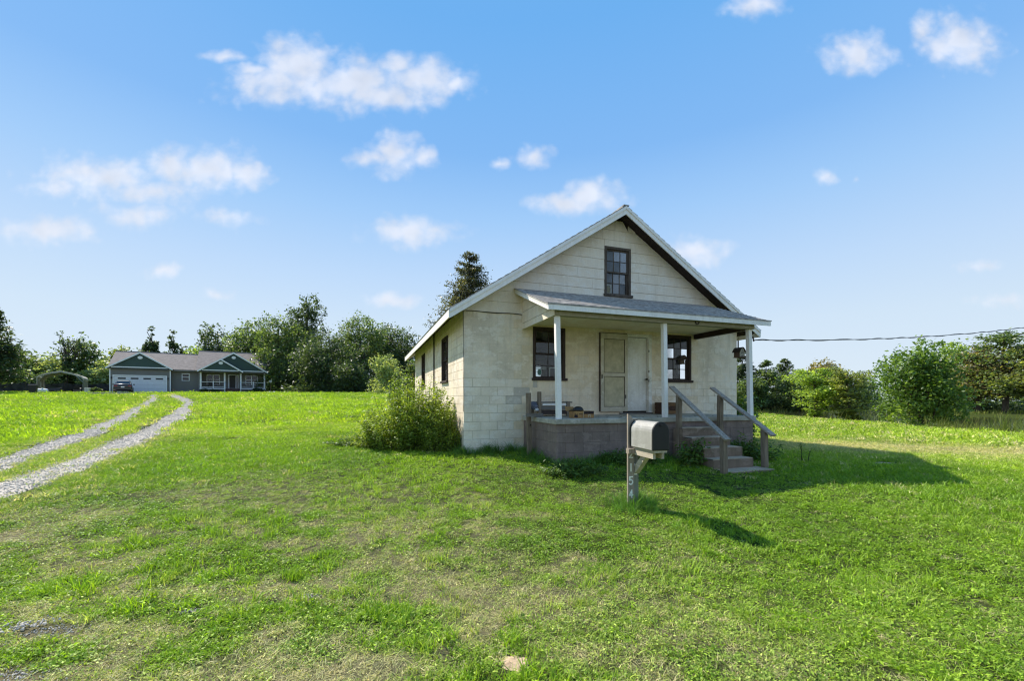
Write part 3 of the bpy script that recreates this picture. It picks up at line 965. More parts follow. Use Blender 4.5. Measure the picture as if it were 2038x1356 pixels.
porch_rows(UR-UL-.05, pf)
porch_rows(PD-.03, pl)
mb = MB()
for k in range(-3, 3): mb.box(UR-.028, -PD+.03, JP+k*CH+.003, UR-.022, -.02, min(JP+(k+1)*CH, Z_SB)-.003)
mb.build('block_courses', M['brown_block'], pb)['kind'] = 'stuff'
MB().box(UL-.01, -PD-.05, Z_SB, UR+.03, -.002, Z_SLAB).build('porch_slab', M['concrete'], house, bevel=.012)
for nm, u, tl in (('post', 1.525, .03), ('post', 4.13, .02), ('post', 6.60, .035)):
    MB().bar((u, -PD+.085, 3.18), (u+tl, -PD+.07, Z_SLAB), .098, .098, up=(0, 1, 0)).build(nm, M['white_post'], house, bevel=.004)
ZB = 3.169; ZCEIL = 3.30
MB().box(UL, -PD-.02, ZB, UR+.0, -PD+.12, ZB+.15).build('porch_beam', M['beam_tan'], house)
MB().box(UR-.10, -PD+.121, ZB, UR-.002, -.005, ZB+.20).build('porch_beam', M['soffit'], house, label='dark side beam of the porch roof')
MB().box(UL+.03, -PD+.121, ZCEIL, UR-.101, -.003, ZCEIL+.02).build('porch_ceiling', M['ceiling'], house)
UPL, UPR = 1.235, 7.045
VF = -PD-.12
Z_PF, Z_PW = 3.362, 4.15               # porch roof surface at the fascia and at the wall
ps = (Z_PW-Z_PF)/(-VF)
MB().prism([(UPL+.02, VF, Z_PF-.012), (UPR-.02, VF, Z_PF-.012), (UPR-.02, -.03, Z_PW-.025), (UPL+.02, -.03, Z_PW-.025)], (0, 0, -.05)).build('porch_deck', M['soffit'], house)
mb = MB(); nrow = 15
rr = random.Random(5)
for k in range(nrow):
    f0, f1 = k/nrow, (k+1)/nrow
    u = UPL-.02-rr.random()*.15
    while u < UPR+.02:
        u1 = min(u+.305, UPR+.02); a = max(u, UPL-.02)
        if u1-a > .02:
            y0, y1 = VF*(1-f0)-.03*(k == 0), VF*(1-f1)
            h = .012+rr.uniform(-.003, .004)
            z0, z1 = Z_PF+(Z_PW-Z_PF)*f0, Z_PF+(Z_PW-Z_PF)*f1
            mb.add([(a+.002, y0, z0+h), (u1-.002, y0, z0+h), (u1-.002, y1, z1+.002), (a+.002, y1, z1+.002), (a+.002, y0, z0-.012), (u1-.002, y0, z0-.012), (u1-.002, y1, z1-.012), (a+.002, y1, z1-.012)],
                   [(0,1,2,3),(0,4,5,1),(1,5,6,2),(3,7,4,0),(4,7,6,5)])
        u += .305
sh = mb.build('porch_shingles', M['shingle'], house); sh['kind'] = 'stuff'
MB().box(UPL, VF-.022, Z_PF-.115, UPR, VF+.0, Z_PF-.012).build('porch_fascia', M['white_trim'], house)
for u in (UPL, UPR-.022):
    MB().prism([(u, VF+.001, Z_PF-.012), (u, -.02, Z_PW-.03), (u, -.02, Z_PW-.125), (u, VF+.001, Z_PF-.115)], (.022, 0, 0)).build('porch_rake_board', M['white_trim'], house)
    MB().prism([(u-.006 if u < 3 else u+.006, VF+.0, Z_PF-.008), (u-.006 if u < 3 else u+.006, -.02, Z_PW-.025), (u-.006 if u < 3 else u+.006, -.02, Z_PW-.06), (u-.006 if u < 3 else u+.006, VF+.0, Z_PF-.043)], (.022, 0, 0)).build('porch_rake_board', M['white_trim'], house)
# boarded side of the porch roof: the lower edge board and two lapped boards
def pr_z(v): return Z_PF+(v-VF)*ps-.07
for side, u in (('l', UL-.003), ('r', UR+.003)):
    sg = -1 if side == 'l' else 1
    vt = lambda z_: min(-.006, max(-PD, VF+(z_+.07-Z_PF)/ps))
    MB().prism([(u, -PD+.01, ZB+.01), (u, -.006, ZB+.01), (u, -.006, pr_z(-.006)-.01), (u, -PD+.01, pr_z(-PD)-.01)], (sg*.004, 0, 0)).build('side_backing', M['soffit'], house)
    zz = [ZB, ZB+.135, ZB+.40, ZB+.665, ZB+.93]
    for q in range(4):
        z0, z1 = zz[q]+(.009 if q else 0), min(zz[q+1], pr_z(-.006))
        if z1-z0 < .02: continue
        pts = [(u+sg*.0045, vt(z0) if z0 > pr_z(-PD) else -PD, z0), (u+sg*.0045, -.006, z0), (u+sg*.0045, -.006, z1), (u+sg*.0045, vt(z1), z1)]
        if z0 < pr_z(-PD) < z1: pts.append((u+sg*.0045, -PD, pr_z(-PD)))
        MB().prism(pts, (sg*.012, 0, 0)).build('side_board', M['siding'], house)
# door, door casing, screen door standing against it
MB().box(DOOR[0]+.056, .07, DZ0+.012, DOOR[1]-.082, .10, DZ1-.068).build('door', M['door_paint'], house)
MB().box(DOOR[1]-.07, -.02, DZ0-.03, DOOR[1]+.02, .10, DZ1+.02).box(DOOR[0]-.04, -.02, DZ0-.03, DOOR[0]+.045, .10, DZ1+.02).box(DOOR[0]+.046, -.018, DZ1-.055, DOOR[1]-.071, .10, DZ1+.018).build('door_casing', M['door_paint'], house)
MB().box(DOOR[0]-.05, -.05, Z_SLAB+.002, DOOR[1]+.04, .10, DZ0-.031).build('threshold', M['grey_wood_x'], house)
MB().box(DOOR[0]+.0, .101, DZ0-.02, DOOR[1]-.0, .11, DZ1).build('door_recess', M['soffit'], house)
kn = MB().tube([(DOOR[1]-.13, .07, 2.02), (DOOR[1]-.13, .01, 2.02), (DOOR[1]-.13, -.004, 2.02), (DOOR[1]-.13, -.03, 2.02)], [.012, .012, .03, .02], 10).build('door_knob', M['iron'], house, smooth=True)
for zz in (1.95, 2.2, 2.75): MB().box(DOOR[1]-.085, -.024, zz, DOOR[1]-.06, -.018, zz+.06).build('hinge_plate', M['iron'], house)
sd = empty('screen_door', (0, 0, 0)); sd.parent = house
S0, S1, SZ0, SZ1 = 3.56, 4.355, 1.17, 3.19
y0, y1 = -.075, -.045
MB().box(S0, y0, SZ0, S0+.085, y1, SZ1).build('stile', M['screen_frame'], sd)
MB().box(S1-.085, y0, SZ0, S1, y1, SZ1).build('stile', M['screen_frame'], sd)
for a, b in ((SZ0, SZ0+.12), (2.08, 2.17), (SZ1-.14, SZ1)): MB().box(S0+.086, y0+.001, a, S1-.086, y1-.001, b).build('rail', M['screen_frame'], sd)
for a, b in ((SZ0+.12, 2.08), (2.17, SZ1-.14)): MB().box(S0+.085, -.058, a, S1-.085, -.055, b).build('screen_panel', M['screen'], sd)
for a, b in ((SZ0+.12, 2.08), (2.17, SZ1-.14)):
    x0_, x1_ = S0+.087, S1-.087
    MB().box(x0_, y0+.004, a+.001, x0_+.011, -.0585, b-.001).box(x1_-.011, y0+.004, a+.001, x1_, -.0585, b-.001).box(x0_+.011, y0+.004, a+.001, x1_-.011, -.0585, a+.012).box(x0_+.011, y0+.004, b-.012, x1_-.011, -.0585, b-.001).build('shade_moulding', M['brown_frame'], sd)  # strips coloured dark to draw the recess shade round each panel
MB().box(S0-.022, -.05, SZ0, S0-.001, -.014, SZ1+.01).box(S0-.022, -.05, SZ1+.002, S1, -.014, SZ1+.02).build('gap_shade_strip', M['brown_frame'], sd)  # dark strip added to draw the shadow gap between screen door and wall
MB().box(S0+.012, y0-.008, 2.02, S0+.04, y0, 2.12).build('latch', M['iron'], sd)
MB().box(S1-.075, y0-.008, 1.50, S1-.05, y0, 1.60).build('latch', M['iron'], sd)
# porch hook on the beam, cables and pipes on the walls
th = [(-.05+.05*math.cos(a), -PD-.03, ZB+.05+.065*math.sin(a)) for a in np.linspace(math.pi*1.02, math.pi*2-.06, 10)]
MB().tube([(5.0+p[0], p[1], p[2]+.03) for p in th], .011, 6).build('horseshoe', M['iron'], house)
MB().tube([(-.03, 4.42, SIDE_TOP), (-.03, 4.41, 2.2), (-.03, 4.42, .3)], .022, 8).build('conduit', M['iron'], house)
cb = [(-.012+.006*math.sin(z*5), -.016, z) for z in np.linspace(3.52, 1.2, 14)]
MB().tube([(.05, -.016, 3.54)] + cb, .006, 5).build('cable', M['black_metal'], house)
wv = [(u, -.02, Z_SID-.012+.008*math.sin(u*7)) for u in np.linspace(.05, 1.44, 12)]
MB().tube(wv, .009, 5).build('cable', M['black_metal'], house)
MB().tube([(W+.02, -.03, 3.2), (W+.02, -.03, 2.75)], .02, 6).build('service_pipe', M['black_metal'], house)

# ------------------------------------------------------------------ steps and handrails (house axes)
def hpart(mb, name, mat, parent, **k):
    """mesh given in house coordinates, parent an Empty in house coordinates"""
    return mb.build(name, mat, parent, **k)


st = empty('concrete_steps', (AX, AY, 0), YAW, 'brown concrete steps leading up to the porch', 'steps')
SU0, SU1 = 4.27, 5.27
tread = [(.86, -1.915, -2.20), (.675, -2.02, -2.50), (.49, -2.3, -2.79), (.30, -2.55, -3.08), (.115, -2.8, -3.45)]
for i, (zt, v0, v1) in enumerate(tread):
    j = rng.uniform(-.02, .02)
    a, b = SU0+j, SU1+j+(.12 if i == 4 else 0)
    mb = MB(); n = 7; top, bot = [], []
    for k in range(n):
        f = k/(n-1); u = a+(b-a)*f
        top.append((u, v1+rng.uniform(-.012, .012), zt+rng.uniform(-.008, .006)))
    vs = [(p[0], v0, zt) for p in top] + top + [(p[0], p[1]-.004, -.2) for p in top]
    fs = []
    for k in range(n-1): fs += [(k, k+n, k+n+1, k+1), (k+n, k+2*n, k+2*n+1, k+n+1)]
    m0 = len(vs); vs += [(a, v0, -.2), (b, v0, -.2)]
    fs += [(0, m0, 2*n, n), (n-1, 2*n-1, 3*n-1, m0+1)]
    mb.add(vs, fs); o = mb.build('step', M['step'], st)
    # top light painted as paler cap, a little short of the broken front edge
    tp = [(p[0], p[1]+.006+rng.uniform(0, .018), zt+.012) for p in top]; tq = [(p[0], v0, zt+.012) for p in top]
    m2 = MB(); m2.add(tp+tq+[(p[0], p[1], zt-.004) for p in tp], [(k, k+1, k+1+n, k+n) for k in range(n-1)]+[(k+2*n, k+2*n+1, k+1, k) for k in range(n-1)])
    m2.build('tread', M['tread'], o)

for lbl, (u1, va), (u2, vb), za, zb_, ext in (
        ('weathered wooden handrail on the left side of the steps', (4.29, -2.06), (4.16, -3.42), 1.60, .80, (.33, .12)),
        ('weathered wooden handrail on the right side of the steps', (5.46, -2.03), (5.43, -3.2), 1.60, .90, (.30, .24))):
    hr = empty('handrail', (AX, AY, 0), YAW, lbl, 'handrail', 'handrails of the porch steps')
    MB().bar((u1, va, -.15), (u1+.01, va, za-.02), .098, .098, up=(0, 1, 0)).build('post', M['grey_wood'], hr, bevel=.006)
    MB().bar((u2, vb, -.15), (u2-.012, vb+.01, zb_-.02), .098, .098, up=(0, 1, 0)).build('post', M['grey_wood'], hr, bevel=.006)
    p, q = Vector((u1+.01, va, za)), Vector((u2-.012, vb, zb_)); d = (q-p).normalized()
    MB().bar(p-d*ext[0], q+d*ext[1], .125, .040).build('rail', M['rail'], hr, bevel=.005)

# ------------------------------------------------------------------ lone grey post against the porch, things on the porch
op = empty('old_fence_post', (AX, AY, 0), YAW, 'lone grey wooden post standing at the left end of the porch', 'post')
MB().bar((1.33, -.75, .05), (1.30, -.75, 1.63), .10, .075, up=(0, 1, 0)).build('post', M['grey_wood'], op, bevel=.006)
MB().tube([(1.33, -.80, .9), (1.33, -.81, .93)], .014, 6).build('bolt', M['iron'], op)

bn = empty('wooden_bench', (AX, AY, 0), YAW, 'broken brown wooden bench at the left end of the porch', 'bench')
for u, v, h in ((1.62, -.62, 1.66), (2.35, -.62, 1.44), (1.62, -.15, 1.36), (2.35, -.15, 1.66)):
    MB().bar((u, v, Z_SLAB), (u, v, h), .085, .06, up=(0, 1, 0)).build('leg', M['grey_wood'], bn, bevel=.004)
for v in (-.58, -.44, -.30, -.16): MB().box(1.56, v-.06, 1.40, 2.45, v+.06, 1.43).build('seat_slat', M['grey_wood_x'], bn)
MB().box(1.665, -.645, 1.14, 2.305, -.62, 1.24).build('apron', M['brown_frame'], bn)
MB().box(1.665, -.643, 1.25, 2.305, -.615, 1.33).build('apron', M['grey_wood_x'], bn)
MB().box(1.70, -.63, 1.345, 2.30, -.60, 1.385).build('rail', M['white_trim'], bn)
lb = MB().box(1.22, -.9, 1.10, 1.60, -.80, 1.17)
lb.build('loose_board', M['grey_wood_x'], bn)
# bundle of cloth lying behind the post
M['cloth_g'] = plain('grey_blue_cloth', (.15, .155, .19), .95, var=.35, scale=14, bump=.6, bscale=18)
M['cloth_w'] = plain('white_cloth', (.6, .6, .58), .95)
def lump(name, c, r, mat, seed, parent=None, squash=1.0, loc_m=None):
    bm = bmesh.new(); bmesh.ops.create_icosphere(bm, subdivisions=3, radius=1)
    rr = random.Random(seed); ph = [rr.uniform(0, 6) for _ in range(6)]
    for v in bm.verts:
        n = .16*math.sin(3*v.co.x+ph[0])+.13*math.sin(5*v.co.y+ph[1]+2*v.co.x)+.1*math.sin(7*v.co.z+ph[2]+3*v.co.y)+.06*math.sin(13*v.co.x+9*v.co.y+ph[3])
        v.co *= 1+n
        v.co.x *= r[0]; v.co.y *= r[1]; v.co.z = max(v.co.z*r[2], -r[2]*.55*squash)
        v.co += Vector(c)
    me = bpy.data.meshes.new(name); bm.to_mesh(me); bm.free(); me.materials.append(mat)
    for p in me.polygons: p.use_smooth = True
    return link(name, me, parent)


cl = empty('cloth_bundle', (AX, AY, 0), YAW, 'crumpled grey cloth bundle lying behind the lone post', 'cloth')
lump('cloth', (1.50, -.55, 1.31), (.16, .13, .10), M['cloth_g'], 4, cl)
lump('cloth', (1.53, -.68, 1.25), (.05, .03, .05), M['cloth_w'], 9, cl)

M['card'] = plain('printed_cardboard', (.36, .20, .075), .85, var=.18, scale=10)
M['card_d'] = plain('dark_print', (.035, .022, .02), .8, var=.3, scale=25)
M['card_l'] = plain('pale_print', (.52, .40, .26), .85, var=.15)
M['card_r'] = plain('red_print', (.28, .07, .03), .85, var=.3, scale=30)
bx = empty('cardboard_box', (AX, AY, 0), YAW, 'open printed cardboard carton lying on the porch floor below a black cap', 'box')
B0, B1, BY0, BY1, BZ = 1.98, 2.46, -1.62, -1.40, .148
MB().box(B0, BY0, Z_SLAB+.001, B1, BY0+.006, Z_SLAB+BZ).box(B0, BY1-.006, Z_SLAB+.001, B1, BY1, Z_SLAB+BZ).box(B0, BY0+.006, Z_SLAB+.001, B0+.006, BY1-.006, Z_SLAB+BZ).box(B1-.006, BY0+.006, Z_SLAB+.001, B1, BY1-.006, Z_SLAB+BZ).box(B0+.006, BY0+.006, Z_SLAB+.001, B1-.006, BY1-.006, Z_SLAB+.006).build('body', M['card'], bx)
MB().add([(B0+.01, BY0-.001, Z_SLAB+.02), (B0+.10, BY0-.001, Z_SLAB+.012), (B0+.085, BY0-.001, Z_SLAB+.1), (B0+.05, BY0-.001, Z_SLAB+.06), (B0+.03, BY0-.001, Z_SLAB+.13)], [(0, 1, 2, 3, 4)]).build('print', M['card_d'], bx)
MB().box(B0+.125, BY0-.0014, Z_SLAB+.075, B0+.205, BY0-.0004, Z_SLAB+.092).build('print', M['card_d'], bx)
MB().box(B0+.24, BY0-.0014, Z_SLAB+.085, B1-.004, BY0-.0004, Z_SLAB+BZ-.004).build('print', M['card_d'], bx)
MB().box(B0+.335, BY0-.0016, Z_SLAB+.012, B0+.40, BY0-.0006, Z_SLAB+.075).build('print', M['card_l'], bx)
MB().box(B0+.352, BY0-.0022, Z_SLAB+.012, B0+.384, BY0-.0018, Z_SLAB+.055).build('print', M['card'], bx)
MB().box(B0+.2285, BY0-.0018, Z_SLAB+.003, B0+.236, BY0-.0002, Z_SLAB+BZ-.002).build('tape', M['card_l'], bx)
MB().bar((B0+.03, BY1+.0, Z_SLAB+BZ), (B0+.03, BY1+.05, Z_SLAB+BZ+.09), .2, .005, up=(0, 0, 1)).build('flap', M['card'], bx)

cap = empty('cap', tuple(H2W(2.14, -1.51, Z_SLAB+BZ)), YAW, 'black cap with a short peak resting on the printed carton', 'cap')
bm = bmesh.new(); bmesh.ops.create_uvsphere(bm, u_segments=20, v_segments=12, radius=1)
bmesh.ops.delete(bm, geom=[v for v in bm.verts if v.co.z < -.02], context='VERTS')
for v in bm.verts:
    v.co = Vector((v.co.x*.125, v.co.y*.10, v.co.z**.8*.10 if v.co.z > 0 else 0))
me = bpy.data.meshes.new('crown'); bm.to_mesh(me); bm.free(); me.materials.append(M['black_metal'])
for p in me.polygons: p.use_smooth = True
o = link('cap_crown', me, cap); o.modifiers.new('s', 'SOLIDIFY').thickness = .004
pk = MB(); ring = []
for k in range(11):
    a = math.pi*(.5+k/10); ring.append((-.105+.115*math.cos(a)*.9, .085*math.sin(a), .028-.018*abs(math.cos(a))))
pk.add(ring+[(-.085, 0, .034)], [(k, k+1, 11) for k in range(10)])
o = pk.build('peak', M['black_metal'], cap); o.modifiers.new('s', 'SOLIDIFY').thickness = .005

cr = empty('wooden_crate', (AX, AY, 0), YAW, 'brown wooden crate against the wall behind the middle porch post', 'crate')
M['crate'] = wood('crate_board', (.24, .13, .055), (.13, .07, .035), (.34, .2, .1), axis='X')
M['crate_d'] = wood('crate_end', (.10, .05, .03), (.06, .035, .025), axis='X')
for k in range(3): MB().box(5.18, -.40, Z_SLAB+.005+k*.105, 5.68, -.385, Z_SLAB+.10+k*.105).build('side_slat', M['crate'] if k != 1 else M['crate_d'], cr)
MB().box(5.19, -.384, Z_SLAB+.003, 5.21, -.12, Z_SLAB+.31).build('end_panel', M['crate_d'], cr)
MB().box(5.65, -.384, Z_SLAB+.003, 5.67, -.12, Z_SLAB+.31).build('end_panel', M['crate_d'], cr)
for k in range(3): MB().box(5.18, -.12, Z_SLAB+.005+k*.105, 5.68, -.105, Z_SLAB+.10+k*.105).build('side_slat', M['crate'], cr)
MB().box(5.211, -.383, Z_SLAB+.004, 5.649, -.121, Z_SLAB+.014).build('base', M['crate_d'], cr)
MB().box(5.17, -.412, Z_SLAB+.002, 5.21, -.401, Z_SLAB+.32).build('cleat', M['crate_d'], cr)
MB().box(5.64, -.412, Z_SLAB+.002, 5.68, -.401, Z_SLAB+.32).build('cleat', M['crate_d'], cr)

# leaf litter on the porch floor
lv = np.random.RandomState(2); n = 90
P = np.column_stack([lv.uniform(1.5, 6.5, n), -PD+.05+lv.rand(n)**2*1.5, np.full(n, Z_SLAB+.004)])
ang = lv.uniform(0, 6.28, n); s = lv.uniform(.012, .03, n)
V = np.zeros((n, 4, 3))
for k, (dx, dy, dz) in enumerate(((-1, 0, 0), (0, -.5, .3), (1, 0, 0), (0, .5, .25))):
    V[:, k, 0] = P[:, 0]+s*(dx*np.cos(ang)-dy*np.sin(ang)); V[:, k, 1] = P[:, 1]+s*(dx*np.sin(ang)+dy*np.cos(ang)); V[:, k, 2] = P[:, 2]+s*dz
o = link('fallen_leaves', np_mesh('fallen_leaves', V, np.arange(4*n).reshape(-1, 4), None, plain('dead_leaf', (.14, .085, .04), .9, var=.4, scale=30)))
o.location = (AX, AY, 0); o.rotation_euler = (0, 0, YAW)
setp(o, 'scattered dead leaves and litter on the porch floor', 'leaves', kind='stuff')

# ------------------------------------------------------------------ birdhouse hanging under the eave
bp_ = H2W(7.12, -1.02, 0)
bh = empty('birdhouse', (bp_.x, bp_.y, 2.58), YAW+R(6), 'small wooden birdhouse with a curved dark roof hanging by the right porch post', 'birdhouse')
bh.scale = (.74, .74, .8)
M['bird_front'] = plain('birdhouse_front', (.38, .34, .25), .8, var=.15, scale=12)
M['bird_side'] = wood('birdhouse_side', (.19, .125, .095), (.11, .07, .055))
prof = lambda w, h: [(w*x, h*z) for x, z in ((-1, 0), (1, 0), (1, .62), (.72, .84), (.36, .96), (0, 1.0), (-.36, .96), (-.72, .84), (-1, .62))]
hw, hh, dp = .115, .30, .24
MB().prism([(x, -dp/2, z+.012) for x, z in prof(hw, hh)], (0, .018, 0)).build('front', M['bird_front'], bh)
MB().prism([(x, dp/2-.018, z+.012) for x, z in prof(hw, hh)], (0, .018, 0)).build('back', M['bird_side'], bh)
for sx_ in (-1, 1): MB().box(sx_*hw, -dp/2+.0185, .012, sx_*(hw-.015), dp/2-.0185, .012+hh*.6).build('side', M['bird_side'], bh)
MB().box(-hw-.035, -dp/2-.055, -.006, hw+.035, dp/2+.02, .011).build('floor', M['bird_side'], bh)
MB().box(-hw+.02, -dp/2-.05, .02, hw+.01, -dp/2-.034, .036).build('perch', M['brown_frame'], bh)
rp = [(-1.42, .52), (-1.15, .68), (-.8, .86), (-.4, .99), (0, 1.05), (.4, .99), (.8, .86), (1.15, .68), (1.42, .52)]
top = [(x*hw, z*hh+.018) for x, z in rp]; bot = [(x*hw, z*hh+.005) for x, z in rp]
mb = MB()
for i in range(len(rp)-1):
    a, b, c, d = top[i], top[i+1], bot[i+1], bot[i]
    mb.prism([(a[0], -dp/2-.04, a[1]), (b[0], -dp/2-.04, b[1]), (c[0], -dp/2-.04, c[1]), (d[0], -dp/2-.04, d[1])], (0, dp+.08, 0))
mb.build('roof', M['brown_frame'], bh)
MB().box(-.014, -dp/2-.002, .212, .016, -dp/2-.0005, .262).build('entrance', M['black_metal'], bh)
# painted marks under the entrance
def mark(mb, pts, w, y, x0, z0, sc):
    for p, q in zip(pts[:-1], pts[1:]):
        mb.bar((x0+p[0]*sc, y, z0+p[1]*sc), (x0+q[0]*sc, y, z0+q[1]*sc), .002, w, up=(0, 0, 1) if abs(q[0]-p[0]) > 1e-4 else (1, 0, 0))
mk = MB(); yb = -dp/2-.0018
mark(mk, [(0, 0), (.0, 1.0), (.5, 1.0), (.62, .75), (.5, .55), (.1, .5)], .012, yb, -.052, .10, .085)
mark(mk, [(.28, .12), (.34, .02)], .016, yb, -.052, .10, .085)
mark(mk, [(.0, .55), (.2, .95), (.75, 1.0), (.8, .45), (.55, .35)], .012, yb, .008, .10, .085)
mark(mk, [(.05, .6), (.55, -.05)], .017, yb, .008, .10, .085)
mk.build('painted_marks', M['black_metal'], bh)
MB().tube([(-.03, 0, hh), (-.03, 0, hh+.09), (-.02, 0, hh+.42)], .005, 5).build('hanger', M['iron'], bh)

# ------------------------------------------------------------------ overhead service cable
c0 = H2W(W+.30, -.33, 3.19); c1 = Vector((45, 27.3, 9.2))
pts = []
for t in np.linspace(0, 1, 70):
    p = c0.lerp(c1, t); sag = -4*t*(1-t)*1.05
    pts.append(p+Vector((0, 0, sag)))
MBc = MB().tube(pts, .013, 6)
hx = []
for i, t in enumerate(np.linspace(0, 1, 500)):
    p = c0.lerp(c1, t)+Vector((0, 0, -4*t*(1-t)*1.05)); a = t*150+1.2*math.sin(t*37)
    hx.append(p+Vector((.02*math.cos(a)*.6, .02*math.cos(a)*.4, .024*math.sin(a))))
pc = empty('power_cable', tuple(c0), 0, 'twisted black overhead cable running from the house eave to the right', 'cable')
for nm, mbx in (('support_wire', MBc), ('twisted_conductor', MB().tube(hx, .009, 5))):
    mbx.v = [(p[0]-c0.x, p[1]-c0.y, p[2]-c0.z) for p in mbx.v]
    mbx.build(nm, M['black_metal'], pc)
MB().tube([(-.03, .02, .10), (-.02, .0, -.04), (.02, 0, 0)], .02, 6).build('clamp', M['iron'], pc)

# ------------------------------------------------------------------ mailbox
MBX, MBY = 1.71, 5.93
mz = float(gz(MBX, MBY))
al = R(13)
ml = empty('mailbox', (MBX, MBY, mz), al, 'large dark metal mailbox on a wooden post with white house numbers', 'mailbox')
M['box_side'] = weathered('worn_grey_enamel', (.36, .345, .315), (.24, .225, .20), (.43, .42, .39), .5, chip=(.20, .10, .05), chip_at=.70)
M['box_side'].node_tree.nodes['Principled BSDF'].inputs['Roughness'].default_value = .36
M['box_side'].node_tree.nodes['Principled BSDF'].inputs['Specular IOR Level'].default_value = .55
M['box_dark'] = plain('black_enamel', (.016, .015, .016), .5, .0, spec=.4)
M['pine'] = wood('pale_weathered_pine', (.38, .315, .25), (.23, .185, .14), (.54, .47, .39))
M['pine_y'] = wood('pale_weathered_pine_board', (.52, .45, .35), (.32, .27, .20), (.68, .61, .51), axis='Y')
M['post_g'] = wood('green_grey_treated_post', (.24, .24, .19), (.15, .145, .115), (.33, .33, .28))
M['white_paint'] = plain('white_number', (.9, .88, .83), .5)
T = 1.30
MB().bar((.03, .03, -.25), (.03, .03, T-.07), .088, .088, up=(0, 1, 0)).build('post', M['post_g'], ml, bevel=.004)
# numbered board on the left face of the post, pointed at the top
mb = MB().prism([(-.064, -.045, -.2), (-.064, .05, -.2), (-.064, .05, T-.10), (-.064, .0, T-.03), (-.064, -.045, T-.0)], (.03, 0, 0))
# board faces the camera: swap so its broad side looks along -y
mb.v = [(p[1]-.062, -p[0]-.080, p[2]) for p in mb.v]   # y -.046 .. -.016
mb.build('number_board', M['pine'], ml)
# the box: arched section swept along -y
bw, bhgt, blen = .112, .36, .56
z0 = .855
yB, yF = -.065, -.065-blen
def arch(w, h, y, z, n=12):
    r = w; pts = [(-w, y, z), (w, y, z), (w, y, z+h-r*1.15)]
    for k in range(1, n):
        a = math.pi*k/n; pts.append((w*math.cos(a), y, z+h-r*1.15+r*1.15*math.sin(a)))
    pts.append((-w, y, z+h-r*1.15)); return pts
bxo = .035
def shift(r): return [(p[0]+bxo, p[1], p[2]) for p in r]
MB().loft([shift(arch(bw, bhgt, yB, z0)), shift(arch(bw, bhgt, yF, z0))]).build('body', M['box_side'], ml, bevel=.003)
MB().loft([shift(arch(bw+.008, bhgt+.008, yB+.012, z0-.002)), shift(arch(bw+.008, bhgt+.008, yB-.012, z0-.002))]).build('rear_rim', M['box_dark'], ml)
MB().loft([shift(arch(bw+.005, bhgt+.005, yF+.02, z0-.002)), shift(arch(bw+.005, bhgt+.005, yF-.006, z0-.002)), shift(arch(bw-.012, bhgt-.012, yF-.010, z0+.01))]).build('door', M['box_dark'], ml)
MB().box(bxo-.02, yF-.03, z0+bhgt-.05, bxo+.02, yF-.0105, z0+bhgt-.03).build('door_pull', M['box_dark'], ml)
MB().box(bxo-.09, yF+.0, z0-.03, bxo+.09, yB+.02, z0-.003).build('tray', M['pine_y'], ml)
MB().box(-.045, yF+.05, z0-.115, -.008, yB+.012, z0-.031).build('arm', M['pine_y'], ml)
MB().box(.078, yF+.05, z0-.115, .115, yB+.16, z0-.031).build('arm', M['pine_y'], ml)
MB().box(-.14, yB-.065, z0-.10, -.046, yB+.014, z0-.032).build('cross_arm', M['pine'], ml)
MB().bar((.03, -.02, z0-.36), (.03, -.30, z0-.10), .07, .085, up=(0, 1, 1)).build('brace', M['pine_y'], ml)
# digits 2 1 5 4 down the board, a loose white figure on the post
SEG = {'2': [(0, .8), (.12, .96), (.4, 1), (.62, .9), (.62, .7), (.45, .45), (.1, .12), (0, 0), (.66, 0)],
       '1': [(.3, 1), (.3, 0)],
       '5': [(.62, 1), (.08, 1), (.04, .56), (.35, .62), (.6, .48), (.64, .25), (.45, .03), (.15, 0), (0, .1)],
       '4': [(.45, 0), (.45, 1), (0, .32), (.68, .32)]}
for ch, zt in (('2', .69), ('1', .50), ('5', .315), ('4', .13)):
    mb = MB(); pts = SEG[ch]
    for p, q in zip(pts[:-1], pts[1:]):
        d = Vector((q[0]-p[0], 0, q[1]-p[1])); d.normalize()
        e = d*.006
        mb.bar((-.085+p[0]*.075-e.x, -.0485, zt+p[1]*.105-e.z), (-.085+q[0]*.075+e.x, -.0485, zt+q[1]*.105+e.z), .017, .006, up=(0, 1, 0))
    mb.build('digit', M['white_paint'], ml)
MB().box(.0, -.0165, .44, .018, -.0145, .60).box(.018, -.0165, .44, .05, -.0145, .462).build('white_mark', M['white_paint'], ml)

# ------------------------------------------------------------------ the grey ranch house beyond the field
FZ = 2.15
FP = Vector((-48, 50, FZ)); FYAW = math.atan2(.522, .853)
rh = empty('ranch_house', tuple(FP), FYAW, 'single-storey grey and green house with an attached garage beyond the field', 'house')
M['f_siding'] = plain('grey_vinyl_siding', (.17, .165, .155), .7, var=.06, scale=.6)
M['f_green'] = plain('dark_green_gable', (.045, .075, .066), .7, var=.08, scale=.6)
M['f_roof'] = plain('brown_shingles', (.235, .195, .175), .9, var=.16, scale=3, bump=.4, bscale=30)
M['f_white'] = plain('white_vinyl_trim', (.74, .75, .77), .55, var=.05)
M['f_door'] = plain('white_garage_door', (.62, .63, .67), .5, var=.05)
M['f_dark'] = plain('dark_door', (.03, .028, .028), .5)
M['f_brick'] = plain('brown_step_brick', (.085, .05, .042), .9, var=.25, scale=5)
M['f_found'] = plain('dark_foundation', (.10, .095, .085), .9, var=.25, scale=3)
M['f_soffit'] = plain('soffit_grey', (.10, .10, .095), .8)


